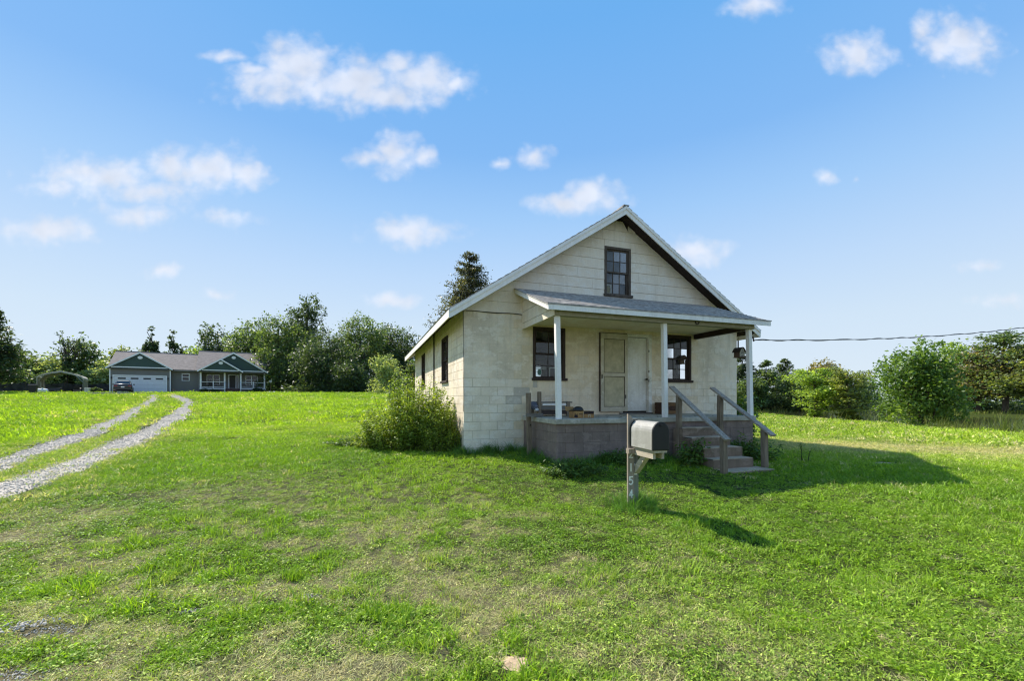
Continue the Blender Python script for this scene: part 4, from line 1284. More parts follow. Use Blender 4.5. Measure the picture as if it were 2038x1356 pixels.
def lapped(name, x0, x1, z0, z1, y, parent, mat, opens=(), step=.2):
    """siding wall facing -y, laps as real steps"""
    mb = MB(); z = z0
    while z < z1-.01:
        zz = min(z+step, z1)
        segs = [(x0, x1)]
        for a, b, c, d in opens:
            if zz > c+.02 and z < d-.02:
                segs = [s for p in segs for s in ((p[0], min(p[1], a)), (max(p[0], b), p[1])) if s[1]-s[0] > .01]
        for a, b in segs:
            mb.add([(a, y-.02, z), (b, y-.02, z), (b, y, zz), (a, y, zz), (a, y+.12, z), (b, y+.12, z), (b, y+.12, zz), (a, y+.12, zz)],
                   [(0,1,2,3),(0,4,5,1),(1,5,6,2),(2,6,7,3),(3,7,4,0),(4,7,6,5)])
        z = zz
    return mb.build(name, mat, parent)


# footprints: garage wing x 0..5.95 (y 0), link x 5.95..8.72 (y 1.0), main x 8.72..16.2 (porch y 0, wall y 1.6)
EZ = 2.95
GD = (.49, 5.37, .02, 2.12)
lapped('wall', .12, 5.83, 0, EZ, 0, rh, M['f_siding'], [GD])
lapped('wall', 5.83, 8.75, 0, EZ-.05, .9, rh, M['f_siding'], [(6.9, 7.56, 1.73, 2.55)])
PV = 1.5
W3, W4, FD = (9.46, 10.76, 1.30, 2.55), (13.84, 15.14, 1.32, 2.55), (11.75, 12.95, .75, 2.65)
lapped('wall', 8.75, 16.09, .5, EZ, PV, rh, M['f_siding'], [W3, W4, FD])
MB().box(.12, .13, 0, .24, 9, EZ).box(5.71, .13, 0, 5.83, 1.0, EZ).box(8.63, .13, 0, 8.75, PV+.1, EZ).box(15.97, PV+.12, 0, 16.09, 9, EZ).box(.12, 8.9, 0, 16.09, 9, EZ).build('wall', M['f_siding'], rh)
# garage door with sections and lites
gd = empty('garage_door', (0, 0, 0)); gd.parent = rh
for k in range(4):
    z0, z1 = .02+k*.525, .02+(k+1)*.525-.012
    MB().box(GD[0], .03, z0, GD[1], .08, z1).build('panel', M['f_door'], gd)
for k in range(4):
    x = .85+k*1.17
    MB().box(x, .018, 1.72, x+.72, .029, 1.90).build('lite', M['f_dark'], gd)
MB().box(GD[0]-.10, -.035, 0, GD[0], .02, GD[3]+.10).box(GD[1], -.035, 0, GD[1]+.10, .02, GD[3]+.10).box(GD[0], -.035, GD[3], GD[1], .02, GD[3]+.10).build('door_casing', M['f_white'], rh)
for x in (.12, 5.75): MB().box(x-.02, -.04, 0, x+.09, .05, EZ).build('corner_board', M['f_white'], rh)
for x in (.33, 5.58): MB().box(x-.06, -.14, 1.75, x+.06, -.02, 1.98).build('wall_lamp', M['f_dark'], rh)
# link window
def fwin(x0, x1, z0, z1, y, n=1):
    w = empty('window', (0, 0, 0)); w.parent = rh
    MB().box(x0-.07, y-.05, z0-.07, x1+.07, y+.02, z0).box(x0-.07, y-.05, z1, x1+.07, y+.02, z1+.07).box(x0-.07, y-.05, z0, x0, y+.02, z1).box(x1, y-.05, z0, x1+.07, y+.02, z1).build('frame', M['f_white'], w)
    mb = MB()
    for k in range(1, n): xx = x0+(x1-x0)*k/n; mb.box(xx-.05, y-.045, z0, xx+.05, y+.02, z1)
    for k in range(n):
        a = x0+(x1-x0)*k/n+.051*(k > 0); b = x0+(x1-x0)*(k+1)/n-.051*(k < n-1)
        mb.box(a, y-.04, (z0+z1)/2-.03, b, y+.02, (z0+z1)/2+.03)
        for lo, hi in ((z0, (z0+z1)/2-.03), ((z0+z1)/2+.03, z1)):
            MB().add([(a, y+.0, lo), (b, y+.0, lo), (b, y+.0, hi), (a, y+.0, hi)], [(0, 1, 2, 3)]).build('pane', M['glass_dark'], w)
    mb.build('mullion', M['f_white'], w)
    MB().box(x0, y+.3, z0, x1, y+.32, z1).build('room_dark', M['f_dark'], w)


fwin(6.9, 7.56, 1.73, 2.55, .9)
fwin(*W3[:2], W3[2], W3[3], PV, 2); fwin(*W4[:2], W4[2], W4[3], PV, 2)
# front door
MB().box(11.9, PV+.0, .75, 12.62, PV+.06, 2.55).build('front_door', M['f_dark'], rh)
MB().box(11.78, PV-.03, .75, 11.9, PV+.02, 2.65).box(12.62, PV-.03, .75, 12.70, PV+.02, 2.65).box(12.88, PV-.03, .75, 12.95, PV+.02, 2.65).box(11.9, PV-.03, 2.55, 12.88, PV+.02, 2.65).build('door_casing', M['f_white'], rh)
MB().box(12.70, PV+.0, .75, 12.88, PV+.03, 2.55).build('sidelight', M['glass_dark'], rh)
MB().box(11.7, PV+.2, .7, 13.0, PV+.22, 2.7).build('hall_dark', M['f_dark'], rh)
# porch: deck, posts, rails, steps
MB().box(8.75, 0, .60, 16.15, PV-.02, .74).build('porch_deck', M['f_white'], rh)
MB().box(8.8, .05, 0, 16.1, .15, .6).build('porch_skirt', M['f_found'], rh)
for x in (8.87, 11.45, 13.25, 16.02): MB().box(x-.09, .02, .74, x+.09, .20, EZ-.15).build('porch_post', M['f_white'], rh)
for a, b in ((8.96, 11.36), (13.34, 15.93)):
    MB().box(a, .07, 1.52, b, .15, 1.58).build('porch_rail', M['f_white'], rh)
    MB().box(a, .07, .86, b, .15, .92).build('porch_rail', M['f_white'], rh)
    mb = MB(); n = 14
    for k in range(n): x = a+(b-a)*(k+.5)/n; mb.box(x-.012, .10, .92, x+.012, .125, 1.52)
    mb.build('balusters', M['f_dark'], rh)
    x = a+(b-a)*.52; MB().box(x-.05, .06, .74, x+.05, .16, 1.66).build('rail_post', M['f_white'], rh)
for k in range(4): MB().box(11.55, -.30*(4-k), 0 if k == 0 else .18*k+.001, 13.15, -.02, .18*(k+1)-.002).build('porch_step', M['f_brick'], rh)
for x in (11.47, 13.23):
    MB().bar((x, -.02, 1.60), (x+.06, -1.25, .95), .06, .06).build('stair_rail', M['f_white'], rh)
    MB().bar((x, -.02, 1.05), (x+.06, -1.25, .40), .05, .05).build('stair_rail', M['f_white'], rh)
    MB().box(x+.02, -1.29, 0, x+.10, -1.21, 1.02).build('newel', M['f_white'], rh)
    mb = MB()
    for k in range(6): f = (k+.5)/6; mb.bar((x+.06*f, -.02-1.23*f, 1.0-.65*f), (x+.06*f, -.02-1.23*f, 1.58-.65*f), .03, .03, up=(0, 1, 0))
    mb.build('balusters', M['f_white'], rh)
MB().box(8.75, -.02, EZ-.17, 16.15, .12, EZ).build('porch_header', M['f_siding'], rh)
# roofs
def gable_front(xc, hw, ze, za, y0, y1, vent, name_mat):
    """front-facing gable with overhang"""
    MB().prism([(xc-hw+.25, y0+.12, ze+.02), (xc+hw-.25, y0+.12, ze+.02), (xc, y0+.12, za-.12)], (0, .1, 0)).build('gable', name_mat, rh)
    sl = (za-ze)/hw
    for sg in (-1, 1):
        mb = MB().prism([(xc, y0, za), (xc+sg*hw, y0, ze), (xc+sg*hw, y1, ze), (xc, y1, za)], (0, 0, .07)); mb.build('roof', M['f_roof'], rh)
        MB().prism([(xc, y0-.02, za+.06), (xc+sg*hw, y0-.02, ze+.06), (xc+sg*hw, y0-.02, ze-.13), (xc, y0-.02, za-.13)], (0, -.03, 0)).build('rake_board', M['f_white'], rh)
    MB().box(xc-hw+.5, y0+.06, ze+.08, xc+hw-.5, y0+.119, ze+.20).build('frieze', M['f_white'], rh)
    mb = MB()
    disc(mb, (xc, vent), .24, .19, y0+.10, 18); mb.build('gable_vent', M['f_white'], rh)
    MB().box(xc-hw+.05, y0+.02, ze-.10, xc+hw-.05, y0+.40, ze+.0).build('soffit', M['f_soffit'], rh)


gable_front(2.92, 3.13, 3.03, 5.0, -.25, 4.6, 4.38, M['f_green'])
gable_front(12.46, 3.95, 2.95, 5.50, -.20, 4.6, 4.86, M['f_green'])
gable_front(11.06, 2.48, 2.93, 4.54, -.75, 1.2, 4.04, M['f_green'])
def ridge_roof(x0, x1, yf, yr, yb, ze, zr):
    MB().prism([(x0, yf, ze), (x1, yf, ze), (x1-.35, yr, zr), (x0+.0, yr, zr)], (0, 0, .08)).build('roof', M['f_roof'], rh)
    MB().prism([(x0, yb, ze), (x1, yb, ze), (x1-.35, yr, zr), (x0, yr, zr)], (0, 0, .08)).build('roof', M['f_roof'], rh)
    MB().box(x0, yr-.06, zr+.04, x1-.35, yr+.06, zr+.12).build('ridge_cap', M['f_roof'], rh)


ridge_roof(-.25, 8.7, .55, 4.5, 9.2, 3.0, 5.38)
ridge_roof(8.3, 16.45, -.05, 4.5, 9.2, 2.95, 5.92)
MB().prism([(8.32, .1, 2.95), (8.32, 9.0, 2.95), (8.32, 4.5, 5.85)], (.1, 0, 0)).build('gable', M['f_siding'], rh)
MB().prism([(15.95, .3, 2.95), (15.95, 9.0, 2.95), (15.95, 4.5, 5.75)], (.1, 0, 0)).build('gable', M['f_siding'], rh)
MB().prism([(.14, .6, 2.95), (.14, 9.0, 2.95), (.14, 4.5, 5.3)], (.1, 0, 0)).build('gable', M['f_siding'], rh)
MB().box(5.9, .45, 2.86, 8.6, .55, 2.99).build('gutter', M['f_siding'], rh)
# concrete apron in front of the garage
def on_ranch(x, y, z=0.0):
    c, s = math.cos(FYAW), math.sin(FYAW); return (FP.x+x*c-y*s, FP.y+x*s+y*c, FZ+z)


fm = Matrix.Translation(FP) @ Matrix.Rotation(FYAW, 4, 'Z')
o = MB().box(.3, -8.5, -.25, 5.7, -.03, .02).build('garage_apron', M['gravel']); o.matrix_world = fm
setp(o, 'pale gravel apron in front of the garage door', 'driveway', kind='structure')
# small things along the ranch house
M['ac'] = plain('pale_utility_box', (.55, .54, .50), .7)
def ranch_thing(name, x, y, label, cat, group=None):
    e = empty(name, on_ranch(x, y), FYAW, label, cat, group); return e
e = ranch_thing('utility_box', 8.05, .3, 'small white utility box on the ground by the grey wall', 'box')
MB().box(-.22, -.15, 0, .22, .15, .24).build('body', M['ac'], e, bevel=.02); MB().box(-.24, -.17, .241, .24, .17, .27).build('lid', M['ac'], e)
e = ranch_thing('timber_post', 6.15, -.35, 'short dark timber post beside the garage corner', 'post')
MB().bar((0, 0, -.1), (0, 0, .62), .18, .18, up=(0, 1, 0)).build('post', M['grey_wood'], e); MB().bar((.2, .1, -.1), (.2, .1, .5), .12, .12, up=(0, 1, 0)).build('post', M['grey_wood'], e)
e = ranch_thing('lamp_post', 16.75, -.3, 'slim lamp post standing at the right end of the ranch house', 'lamp post')
MB().tube([(0, 0, 0), (0, 0, 1.55)], .04, 8).build('pole', M['grey_wood'], e)
MB().loft([[(x*w, y*w, z) for x, y in ((-1,-1),(1,-1),(1,1),(-1,1))] for w, z in ((.07, 1.55), (.14, 1.66), (.16, 1.86), (.04, 1.98))]).build('lantern', M['f_white'], e)
e = ranch_thing('porch_chair', 9.9, .75, 'dark chair on the ranch house porch behind the rail', 'chair')
e.location.z += .74
MB().box(-.28, -.25, .38, .28, .28, .46).build('seat', M['f_dark'], e); MB().box(-.28, .22, .46, .28, .30, .95).build('backrest', M['f_dark'], e)
for sx_ in (-1, 1):
    for sy_ in (-1, 1): MB().box(sx_*.25-.025, sy_*.22-.025, 0, sx_*.25+.025, sy_*.22+.025, .379).build('leg', M['f_dark'], e)

# ------------------------------------------------------------------ parked car, rear towards the camera
car = empty('parked_car', on_ranch(2.0, -3.1, .02), FYAW+R(9), 'dark sedan parked in front of the white garage door', 'car')
car.scale = (.86, .9, .95)
def car_paint(name, c, rough=.28, met=.4):
    m, N, L, b = new_mat(name)
    b.inputs['Base Color'].default_value = (*c, 1); b.inputs['Roughness'].default_value = rough; b.inputs['Metallic'].default_value = met
    b.inputs['Coat Weight'].default_value = .5; b.inputs['Coat Roughness'].default_value = .08
    return m
M['car'] = car_paint('dark_car_paint', (.022, .021, .024))
M['glass_car'] = glass('smoked_glass', (.06, .06, .065), .01, .12)
M['tyre'] = plain('tyre_rubber', (.015, .015, .015), .9)
M['rim'] = plain('alloy_rim', (.3, .3, .32), .35, .9)
M['red'] = plain('red_lens', (.18, .01, .012), .25, spec=.6)
M['plate'] = plain('white_plate', (.7, .7, .68), .5)
# body sections along y (rear at y = -2.3)
def sec(y, hw, zb, zt, rnd=.12):
    pts = [(-hw+.06, zb), (hw-.06, zb), (hw, zb+.12), (hw+.01, (zb+zt)/2), (hw-.03, zt-rnd), (hw-.10, zt-.02), (0, zt+.02), (-hw+.10, zt-.02), (-hw+.03, zt-rnd), (-hw-.01, (zb+zt)/2), (-hw, zb+.12)]
    return [(x, y, z) for x, z in pts]
MB().loft([sec(-2.32, .80, .42, .92), sec(-2.25, .88, .30, 1.02), sec(-1.9, .92, .24, 1.06), sec(-1.0, .93, .2, .98), sec(.6, .93, .2, .96), sec(1.5, .92, .22, .92), sec(2.1, .86, .26, .82), sec(2.35, .72, .34, .66)]).build('body', M['car'], car, smooth=True)
def cab(y, hw0, hw1, z0, z1): return [(-hw0, y, z0), (hw0, y, z0), (hw1, y, z1-.06), (hw1-.12, y, z1), (-hw1+.12, y, z1), (-hw1, y, z1-.06)]
MB().loft([cab(-1.75, .82, .74, .98, 1.04), cab(-1.15, .84, .66, .95, 1.42), cab(-.3, .85, .66, .93, 1.49), cab(.4, .85, .66, .93, 1.45), cab(1.15, .80, .72, .9, .98)]).build('cabin', M['car'], car, smooth=False)
MB().add([(-.66, -1.68, 1.085), (.66, -1.68, 1.085), (.56, -1.22, 1.385), (-.56, -1.22, 1.385)], [(0, 1, 2, 3)]).build('rear_window', M['glass_car'], car)
for s_ in (-1, 1):
    MB().add([(s_*.845, -1.0, 1.02), (s_*.85, .35, 1.0), (s_*.70, .25, 1.36), (s_*.69, -.9, 1.36)], [(0, 1, 2, 3)]).build('side_window', M['glass_car'], car)
    MB().box(s_*.93, .35, .96, s_*1.10, .50, 1.10).build('mirror', M['car'], car)
    MB().box(s_*.50, -2.335, .74, s_*.84, -2.24, .88).build('tail_light', M['red'], car)
    for y in (-1.45, 1.45):
        w = empty('wheel', (s_*.84, y, .33)); w.parent = car
        MB().tube([(-.11, 0, 0), (-.10, 0, 0), (.10, 0, 0), (.11, 0, 0)], [.29, .33, .33, .29], 20).build('tyre', M['tyre'], w)
        MB().tube([(-.115, 0, 0), (.115, 0, 0)], .2, 14).build('rim', M['rim'], w)
MB().box(-.17, -2.352, .60, .17, -2.335, .74).build('number_plate', M['plate'], car)
MB().box(-.84, -2.40, .36, .84, -2.20, .56).build('bumper', M['car'], car, bevel=.05)

# ------------------------------------------------------------------ carport and yard things at the far left
CPX, CPY = -58.6, 55.0
cz = float(gz(CPX, CPY))
cpo = empty('carport', (CPX, CPY, cz), R(40), 'open metal carport with a rounded tan roof beside the ranch house', 'carport')
cpo.scale = (.74, .8, .98)
M['cp_tan'] = plain('tan_metal_sheet', (.62, .55, .46), .5, .2, var=.08, scale=2)
M['cp_frame'] = plain('galvanised_tube', (.42, .43, .44), .45, .6)
pr = [(-2.75, 1.55), (-2.72, 1.95), (-2.45, 2.2), (-1.4, 2.55), (0, 2.82), (1.4, 2.55), (2.45, 2.2), (2.72, 1.95), (2.75, 1.75)]
for i in range(len(pr)-1):
    a, b = pr[i], pr[i+1]
    MB().add([(a[0], -2.9, a[1]), (b[0], -2.9, b[1]), (b[0], 2.9, b[1]), (a[0], 2.9, a[1]), (a[0]*1.02, -2.9, a[1]+.15), (b[0]*1.02, -2.9, b[1]+.15), (b[0]*1.02, 2.9, b[1]+.15), (a[0]*1.02, 2.9, a[1]+.15)], [(0,1,2,3),(4,7,6,5),(0,4,5,1),(3,2,6,7),(0,3,7,4),(1,5,6,2)]).build('roof_sheet', M['cp_tan'], cpo)
MB().box(-2.77, -2.9, .1, -2.74, -.2, 1.55).box(-2.77, .4, .05, -2.74, 2.9, 1.55).build('side_sheet', M['cp_tan'], cpo)
for y in (-2.85, -1.4, 0, 1.4, 2.85):
    for x in (-2.70, 2.70): MB().tube([(x, y, 0), (x, y, 1.95)], .05, 6).build('leg', M['cp_frame'], cpo)
    MB().tube([(p[0]*.985, y, p[1]-.05) for p in pr[1:-1]], .045, 6).build('bow', M['cp_frame'], cpo)
for x in (-1, 1): MB().tube([(x*2.70, -2.85, 1.5), (x*1.9, -2.85, 2.28)], .04, 6).build('brace', M['cp_frame'], cpo)
for nm, x, y, lab, k in (('boat_trailer', -.9, .6, 'low dark covered trailer parked under the carport on the left', 3), ('tractor_mower', 1.2, .3, 'dark riding mower parked under the carport on the right', 5)):
    c, s = math.cos(R(40)), math.sin(R(40))
    e = empty(nm, (CPX+x*c-y*s, CPY+x*s+y*c, cz), R(40), lab, 'trailer' if k == 3 else 'mower')
    if k == 3:
        MB().loft([[(-.55, -1.2, .35), (.55, -1.2, .35), (.6, -1.2, .62), (-.6, -1.2, .62)], [(-.6, .2, .33), (.6, .2, .33), (.65, .2, .75), (-.65, .2, .75)], [(-.3, 1.4, .4), (.3, 1.4, .4), (.35, 1.4, .6), (-.35, 1.4, .6)]]).build('hull', M['cloth_g'], e)
        for s_ in (-1, 1): MB().tube([(s_*.62, .1, .28), (s_*.78, .1, .28)], .28, 14).build('wheel', M['tyre'], e)
        MB().bar((0, -1.2, .38), (0, -1.9, .3), .08, .08).build('drawbar', M['iron'], e)
    else:
        MB().loft([[(-.35, -.3, .3), (.35, -.3, .3), (.35, -.3, .55), (-.35, -.3, .55)], [(-.35, .9, .3), (.35, .9, .3), (.3, .9, .8), (-.3, .9, .8)]]).build('hood', M['car'], e)
        MB().box(-.28, -.45, .6, .28, .0, .68).box(-.28, -.5, .68, .28, -.42, 1.02).build('seat', M['f_dark'], e)
        MB().tube([(0, .2, .7), (0, .05, 1.0)], .03, 6).build('steering_column', M['iron'], e)
        for s_ in (-1, 1):
            MB().tube([(s_*.36, -.35, .28), (s_*.56, -.35, .28)], .28, 14).build('wheel', M['tyre'], e)
            MB().tube([(s_*.34, .75, .2), (s_*.48, .75, .2)], .2, 14).build('wheel', M['tyre'], e)

tz_ = float(gz(-50.6, 43.6))
e = empty('propane_tank', (-55.6, 49.8, 2.04), R(40), 'white cylindrical propane tank lying near the carport', 'tank')
rings = []
for x, r in ((-.8, .06), (-.76, .22), (-.65, .31), (-.5, .36), (.5, .36), (.65, .31), (.76, .22), (.8, .06)):
    rings.append([(x, r*math.cos(2*math.pi*k/16), .52+r*math.sin(2*math.pi*k/16)) for k in range(16)])
e.scale = (.62, .62, .75)
MB().loft(rings).build('shell', M['f_white'], e, smooth=True)
for x in (-.45, .45): MB().box(x-.06, -.25, 0, x+.06, .25, .2).build('foot', M['f_found'], e)
MB().tube([(0, 0, .86), (0, 0, 1.0)], .13, 10).build('valve_dome', M['f_white'], e)
e = empty('rubbish_bin', (-52.6, 46.2, 1.98), R(38), 'tall black wheeled rubbish bin next to the propane tank', 'bin')
MB().loft([[(-.25, -.28, .05), (.25, -.28, .05), (.25, .28, .05), (-.25, .28, .05)], [(-.31, -.36, 1.0), (.31, -.36, 1.0), (.31, .36, 1.0), (-.31, .36, 1.0)]]).build('body', M['f_dark'], e)
MB().loft([[(-.33, -.4, 1.0), (.33, -.4, 1.0), (.33, .38, 1.0), (-.33, .38, 1.0)], [(-.28, -.3, 1.10), (.28, -.3, 1.10), (.28, .38, 1.10), (-.28, .38, 1.10)]]).build('lid', M['f_dark'], e)
for s_ in (-1, 1): MB().tube([(s_*.28, .32, .13), (s_*.34, .32, .13)], .13, 12).build('wheel', M['tyre'], e)
MB().tube([(-.25, .42, .98), (.25, .42, .98)], .02, 6).build('handle', M['f_dark'], e)
e = empty('storage_tote', on_ranch(-1.9, .9), FYAW, 'pale square liquid tote standing between carport and garage', 'tote')
e.scale = (.6, .6, .65)
MB().box(-.5, -.45, .12, .5, .45, .95).build('tank', M['ac'], e, bevel=.06)
MB().box(-.52, -.47, 0, .52, .47, .115).build('pallet', M['grey_wood_x'], e)
for x in (-.51, -.17, .17, .51): MB().box(x-.015, -.475, .12, x+.015, -.455, .97).build('cage_bar', M['cp_frame'], e)
# black net fence behind the carport
M['net'] = plain('black_shade_net', (.03, .032, .036), .8, var=.5, scale=2.5)
nf = empty('net_fence', (-59.5, 60, 2.12), 0, 'sagging black net fence strung behind the carport', 'fence')
fp = [(-7.5, -6.2), (-5, -4.2), (-2.2, -2.0), (.8, .2), (3.6, 2.2), (6.2, 3.8), (7.8, 4.6)]
for x, y in fp: MB().tube([(x, y, -.1), (x, y, 1.65)], .045, 6).build('post', M['iron'], nf)
for (xa, ya), (xb, yb) in zip(fp[:-1], fp[1:]):
    mb = MB(); n = 8; V = []
    for k in range(n+1):
        f = k/n; x, y = xa+(xb-xa)*f, ya+(yb-ya)*f; sg = 4*f*(1-f)
        V.append([(x, y-.03*math.sin(9*f), .02), (x, y-.06*math.sin(7*f+1), .8), (x, y-.02, 1.58-.22*sg)])
    vs = [p for r in V for p in r]
    for off in (0, .012): pass
    fs = []
    for k in range(n):
        for j in range(2): fs.append((k*3+j, k*3+3+j, k*3+4+j, k*3+1+j))
    mb.add(vs, fs); o = mb.build('net_panel', M['net'], nf); o.modifiers.new('s', 'SOLIDIFY').thickness = .01
TREES = [
    ('cedar', -58.43, 47.00, 12.50, 6.74, 'dark',
     'sparse dark tree with drooping boughs cut by the left picture edge'),
    ('round', -76.97, 64.00, 9.91, 6.88, 'mid',
     'round bushy tree behind the yard at the far left'),
    ('round', -74.65, 66.00, 8.28, 6.31, 'olive',
     'low olive green tree behind the carport'),
    ('round', -71.49, 66.00, 8.44, 9.46, 'pale',
     'pale bushy tree rising right behind the carport roof'),
    ('bare', -68.86, 65.00, 11.28, 4.66, 'dark',
     'leafless tree with bare twigs sticking up above the carport'),
    ('round', -68.95, 68.00, 11.25, 7.72, 'mid',
     'dense green tree between carport and garage'),
    ('round', -64.16, 66.00, 7.73, 6.31, 'pale',
     'pale leafy tree touching the garage roof on its left'),
    ('round', -68.85, 74.00, 10.69, 7.07, 'olive',
     'low dark green tree above the left end of the garage roof'),
    ('tall', -59.94, 70.00, 13.54, 4.35, 'dark',
     'narrow dark tree poking up behind the garage gable'),
    ('tall', -57.96, 72.00, 13.45, 5.33, 'dark',
     'second narrow dark tree to the right of the garage gable'),
    ('round', -63.38, 72.00, 10.10, 5.16, 'mid',
     'light green tree between the garage gable and the narrow dark tree'),
    ('round', -51.25, 68.00, 9.95, 5.68, 'yellow',
     'yellow green tree behind the joint of the two ranch roofs'),
    ('round', -54.68, 78.00, 15.38, 11.64, 'dark',
     'broad dark tree rising behind the ranch house porch gable'),
    ('round', -43.39, 70.00, 14.88, 10.87, 'mid',
     'large tree at the right end of the ranch house roof'),
    ('round', -34.36, 62.00, 14.24, 10.37, 'mid',
     'tall full tree left of the highest tree'),
    ('round', -32.08, 66.00, 17.74, 8.83, 'dark',
     'highest tree of the wood with a domed top'),
    ('round', -24.78, 57.00, 10.96, 11.57, 'dark',
     'very dense dark tree in front of the highest tree'),
    ('round', -23.24, 64.00, 14.49, 11.08, 'mid',
     'wide tree right of the highest tree with sky gaps in its top'),
    ('round', -20.82, 70.00, 14.21, 11.29, 'dark',
     'dark tree sloping down towards the block house'),
    ('round', -18.47, 74.00, 14.05, 9.28, 'dark',
     'small dark tree nearest the block house eave in the wood'),
    ('shrub', -13.95, 46.00, 6.50, 4.29, 'pale',
     'pale tall shrub at the right foot of the wood'),
    ('shrub', -7.69, 33.00, 4.57, 1.97, 'mid',
     'green shrub right beside the far corner of the block house'),
    ('round', -29.60, 60.00, 8.09, 7.52, 'dark',
     'dark undergrowth tree at the foot of the wood beside the ranch house'),
    ('round', -20.19, 53.00, 6.50, 5.70, 'dark',
     'low dark tree at the foot of the wood in the middle'),
    ('cedar', -2.71, 27.00, 10.98, 5.97, 'cedar',
     'dark pointed cedar standing behind the block house roof'),
    ('pine', 47.14, 86.00, 11.15, 8.73, 'dark',
     'dark pointed conifer beyond the pond seen through the porch'),
    ('pine', 50.76, 84.00, 9.22, 9.03, 'mid',
     'pointed green conifer beyond the pond right of the porch'),
    ('pine', 57.07, 88.00, 9.91, 8.93, 'dark',
     'slender conifer with a thin open top beyond the pond'),
    ('round', 47.11, 82.00, 6.30, 6.86, 'mid',
     'rounded tree at the pond edge behind the right porch post'),
    ('round', 54.75, 80.00, 6.85, 6.69, 'mid',
     'rounded green tree beyond the pond left of the domed brown tree'),
    ('round', 63.78, 86.00, 10.03, 9.76, 'brown',
     'domed brownish tree beyond the pond'),
    ('round', 68.82, 84.00, 6.11, 8.03, 'mid',
     'distant tree between the brown dome and the big bank tree'),
    ('layer', 18.87, 26.20, 3.44, 3.25, 'yellow',
     'light green layered tree on the pond bank'),
    ('layer', 19.97, 25.00, 3.32, 2.51, 'olive',
     'darker layered tree on the bank just left of the big one'),
    ('big', 20.00, 20.60, 4.50, 4.38, 'big',
     'big round broadleaf tree on the pond bank'),
    ('round', 77.86, 74.00, 11.58, 7.95, 'yellow',
     'yellow green tree peeping out behind the big bank tree'),
    ('flat', 72.99, 66.00, 9.86, 11.82, 'brown',
     'brownish spreading tree right of the big bank tree'),
    ('flat', 72.64, 62.00, 11.79, 13.33, 'mid',
     'tall spreading tree with layered boughs at the right picture edge'),
    ('flat', 73.84, 58.00, 10.23, 10.39, 'olive',
     'spreading tree cut off by the right picture edge'),
]

# ------------------------------------------------------------------ trees
M['bark'] = plain('grey_brown_bark', (.10, .08, .062), .95, var=.3, scale=4, bump=.8, bscale=14)
FOL = {
    'dark': [(.040, .061, .040), (.069, .112, .055), (.115, .164, .076)],
    'mid': [(.071, .110, .052), (.127, .195, .077), (.216, .293, .119)],
    'pale': [(.153, .217, .113), (.285, .369, .186), (.504, .542, .298)],
    'olive': [(.119, .154, .062), (.222, .277, .094), (.373, .404, .143)],
    'yellow': [(.134, .218, .049), (.281, .406, .079), (.467, .593, .136)],
    'brown': [(.159, .143, .079), (.256, .237, .117), (.394, .332, .182)],
    'cedar': [(.047, .055, .041), (.083, .098, .061), (.153, .138, .084)],
    'big': [(.078, .142, .036), (.142, .235, .054), (.235, .345, .090)],
}
for k, c in FOL.items():
    M['leaf_'+k] = leafy('foliage_'+k, c, .46, .55, .45)


def leaves_mesh(name, P, size, mat, rs, up=.35, aspect=.55, N=None):
    """P (n,3): leaf-shaped quads at random tilts"""
    n = len(P)
    if N is None:
        N = rs.normal(size=(n, 3)); N[:, 2] = np.abs(N[:, 2])+up
    N = N/np.linalg.norm(N, axis=1)[:, None]
    T = rs.normal(size=(n, 3)); T -= N*(T*N).sum(1)[:, None]; T /= np.linalg.norm(T, axis=1)[:, None]
    B = np.cross(N, T)
    s = (size*rs.uniform(.6, 1.35, n))[:, None]
    V = np.stack([P-T*s, P-B*s*aspect-T*s*.1+N*s*.12, P+T*s, P+B*s*aspect-T*s*.1+N*s*.12], 1)
    return np_mesh(name, V, np.arange(4*n).reshape(-1, 4), None, mat)


def lobes_points(rs, n_lobes, rx, ry, zc, rz, spread=.68, lr=(.30, .48)):
    C = []
    for i in range(n_lobes):
        d = rs.normal(size=3); d /= np.linalg.norm(d); d *= spread*rs.uniform(.45, 1.0)
        C.append((d[0]*rx, d[1]*ry, zc+d[2]*rz, rs.uniform(*lr)))
    return C


def crown_leaves(rs, lobes, rx, ry, rz, n, clumps=38, cs=.17):
    """clumps of leaves on and inside the lobes"""
    out = []
    tot = sum(l[3]**2 for l in lobes)
    for x, y, z, r in lobes:
        m = int(n*r*r/tot); nc = max(8, int(clumps*r/.4))
        d = rs.normal(size=(nc, 3)); d /= np.linalg.norm(d, axis=1)[:, None]
        d *= (rs.rand(nc)**.35)[:, None]*r
        idx = rs.randint(0, nc, m)
        q = d[idx]+rs.normal(size=(m, 3))*cs*r*rs.uniform(.5, 1.3, (m, 1))
        out.append(np.column_stack([x+q[:, 0]*rx, y+q[:, 1]*ry, z+q[:, 2]*rz]))
    return np.vstack(out)


def branch_mb(rs, mb, p, q, r, n=4):
    p, q = np.array(p), np.array(q); pts, rad = [], []
    for k in range(n+1):
        f = k/n; w = p+(q-p)*f; w = w+rs.normal(size=3)*np.linalg.norm(q-p)*.05*(0 < k < n); w[2] += np.linalg.norm(q-p)*.06*math.sin(math.pi*f)
        pts.append(tuple(w)); rad.append(r*(1-.75*f))
    mb.tube(pts, rad, 5)


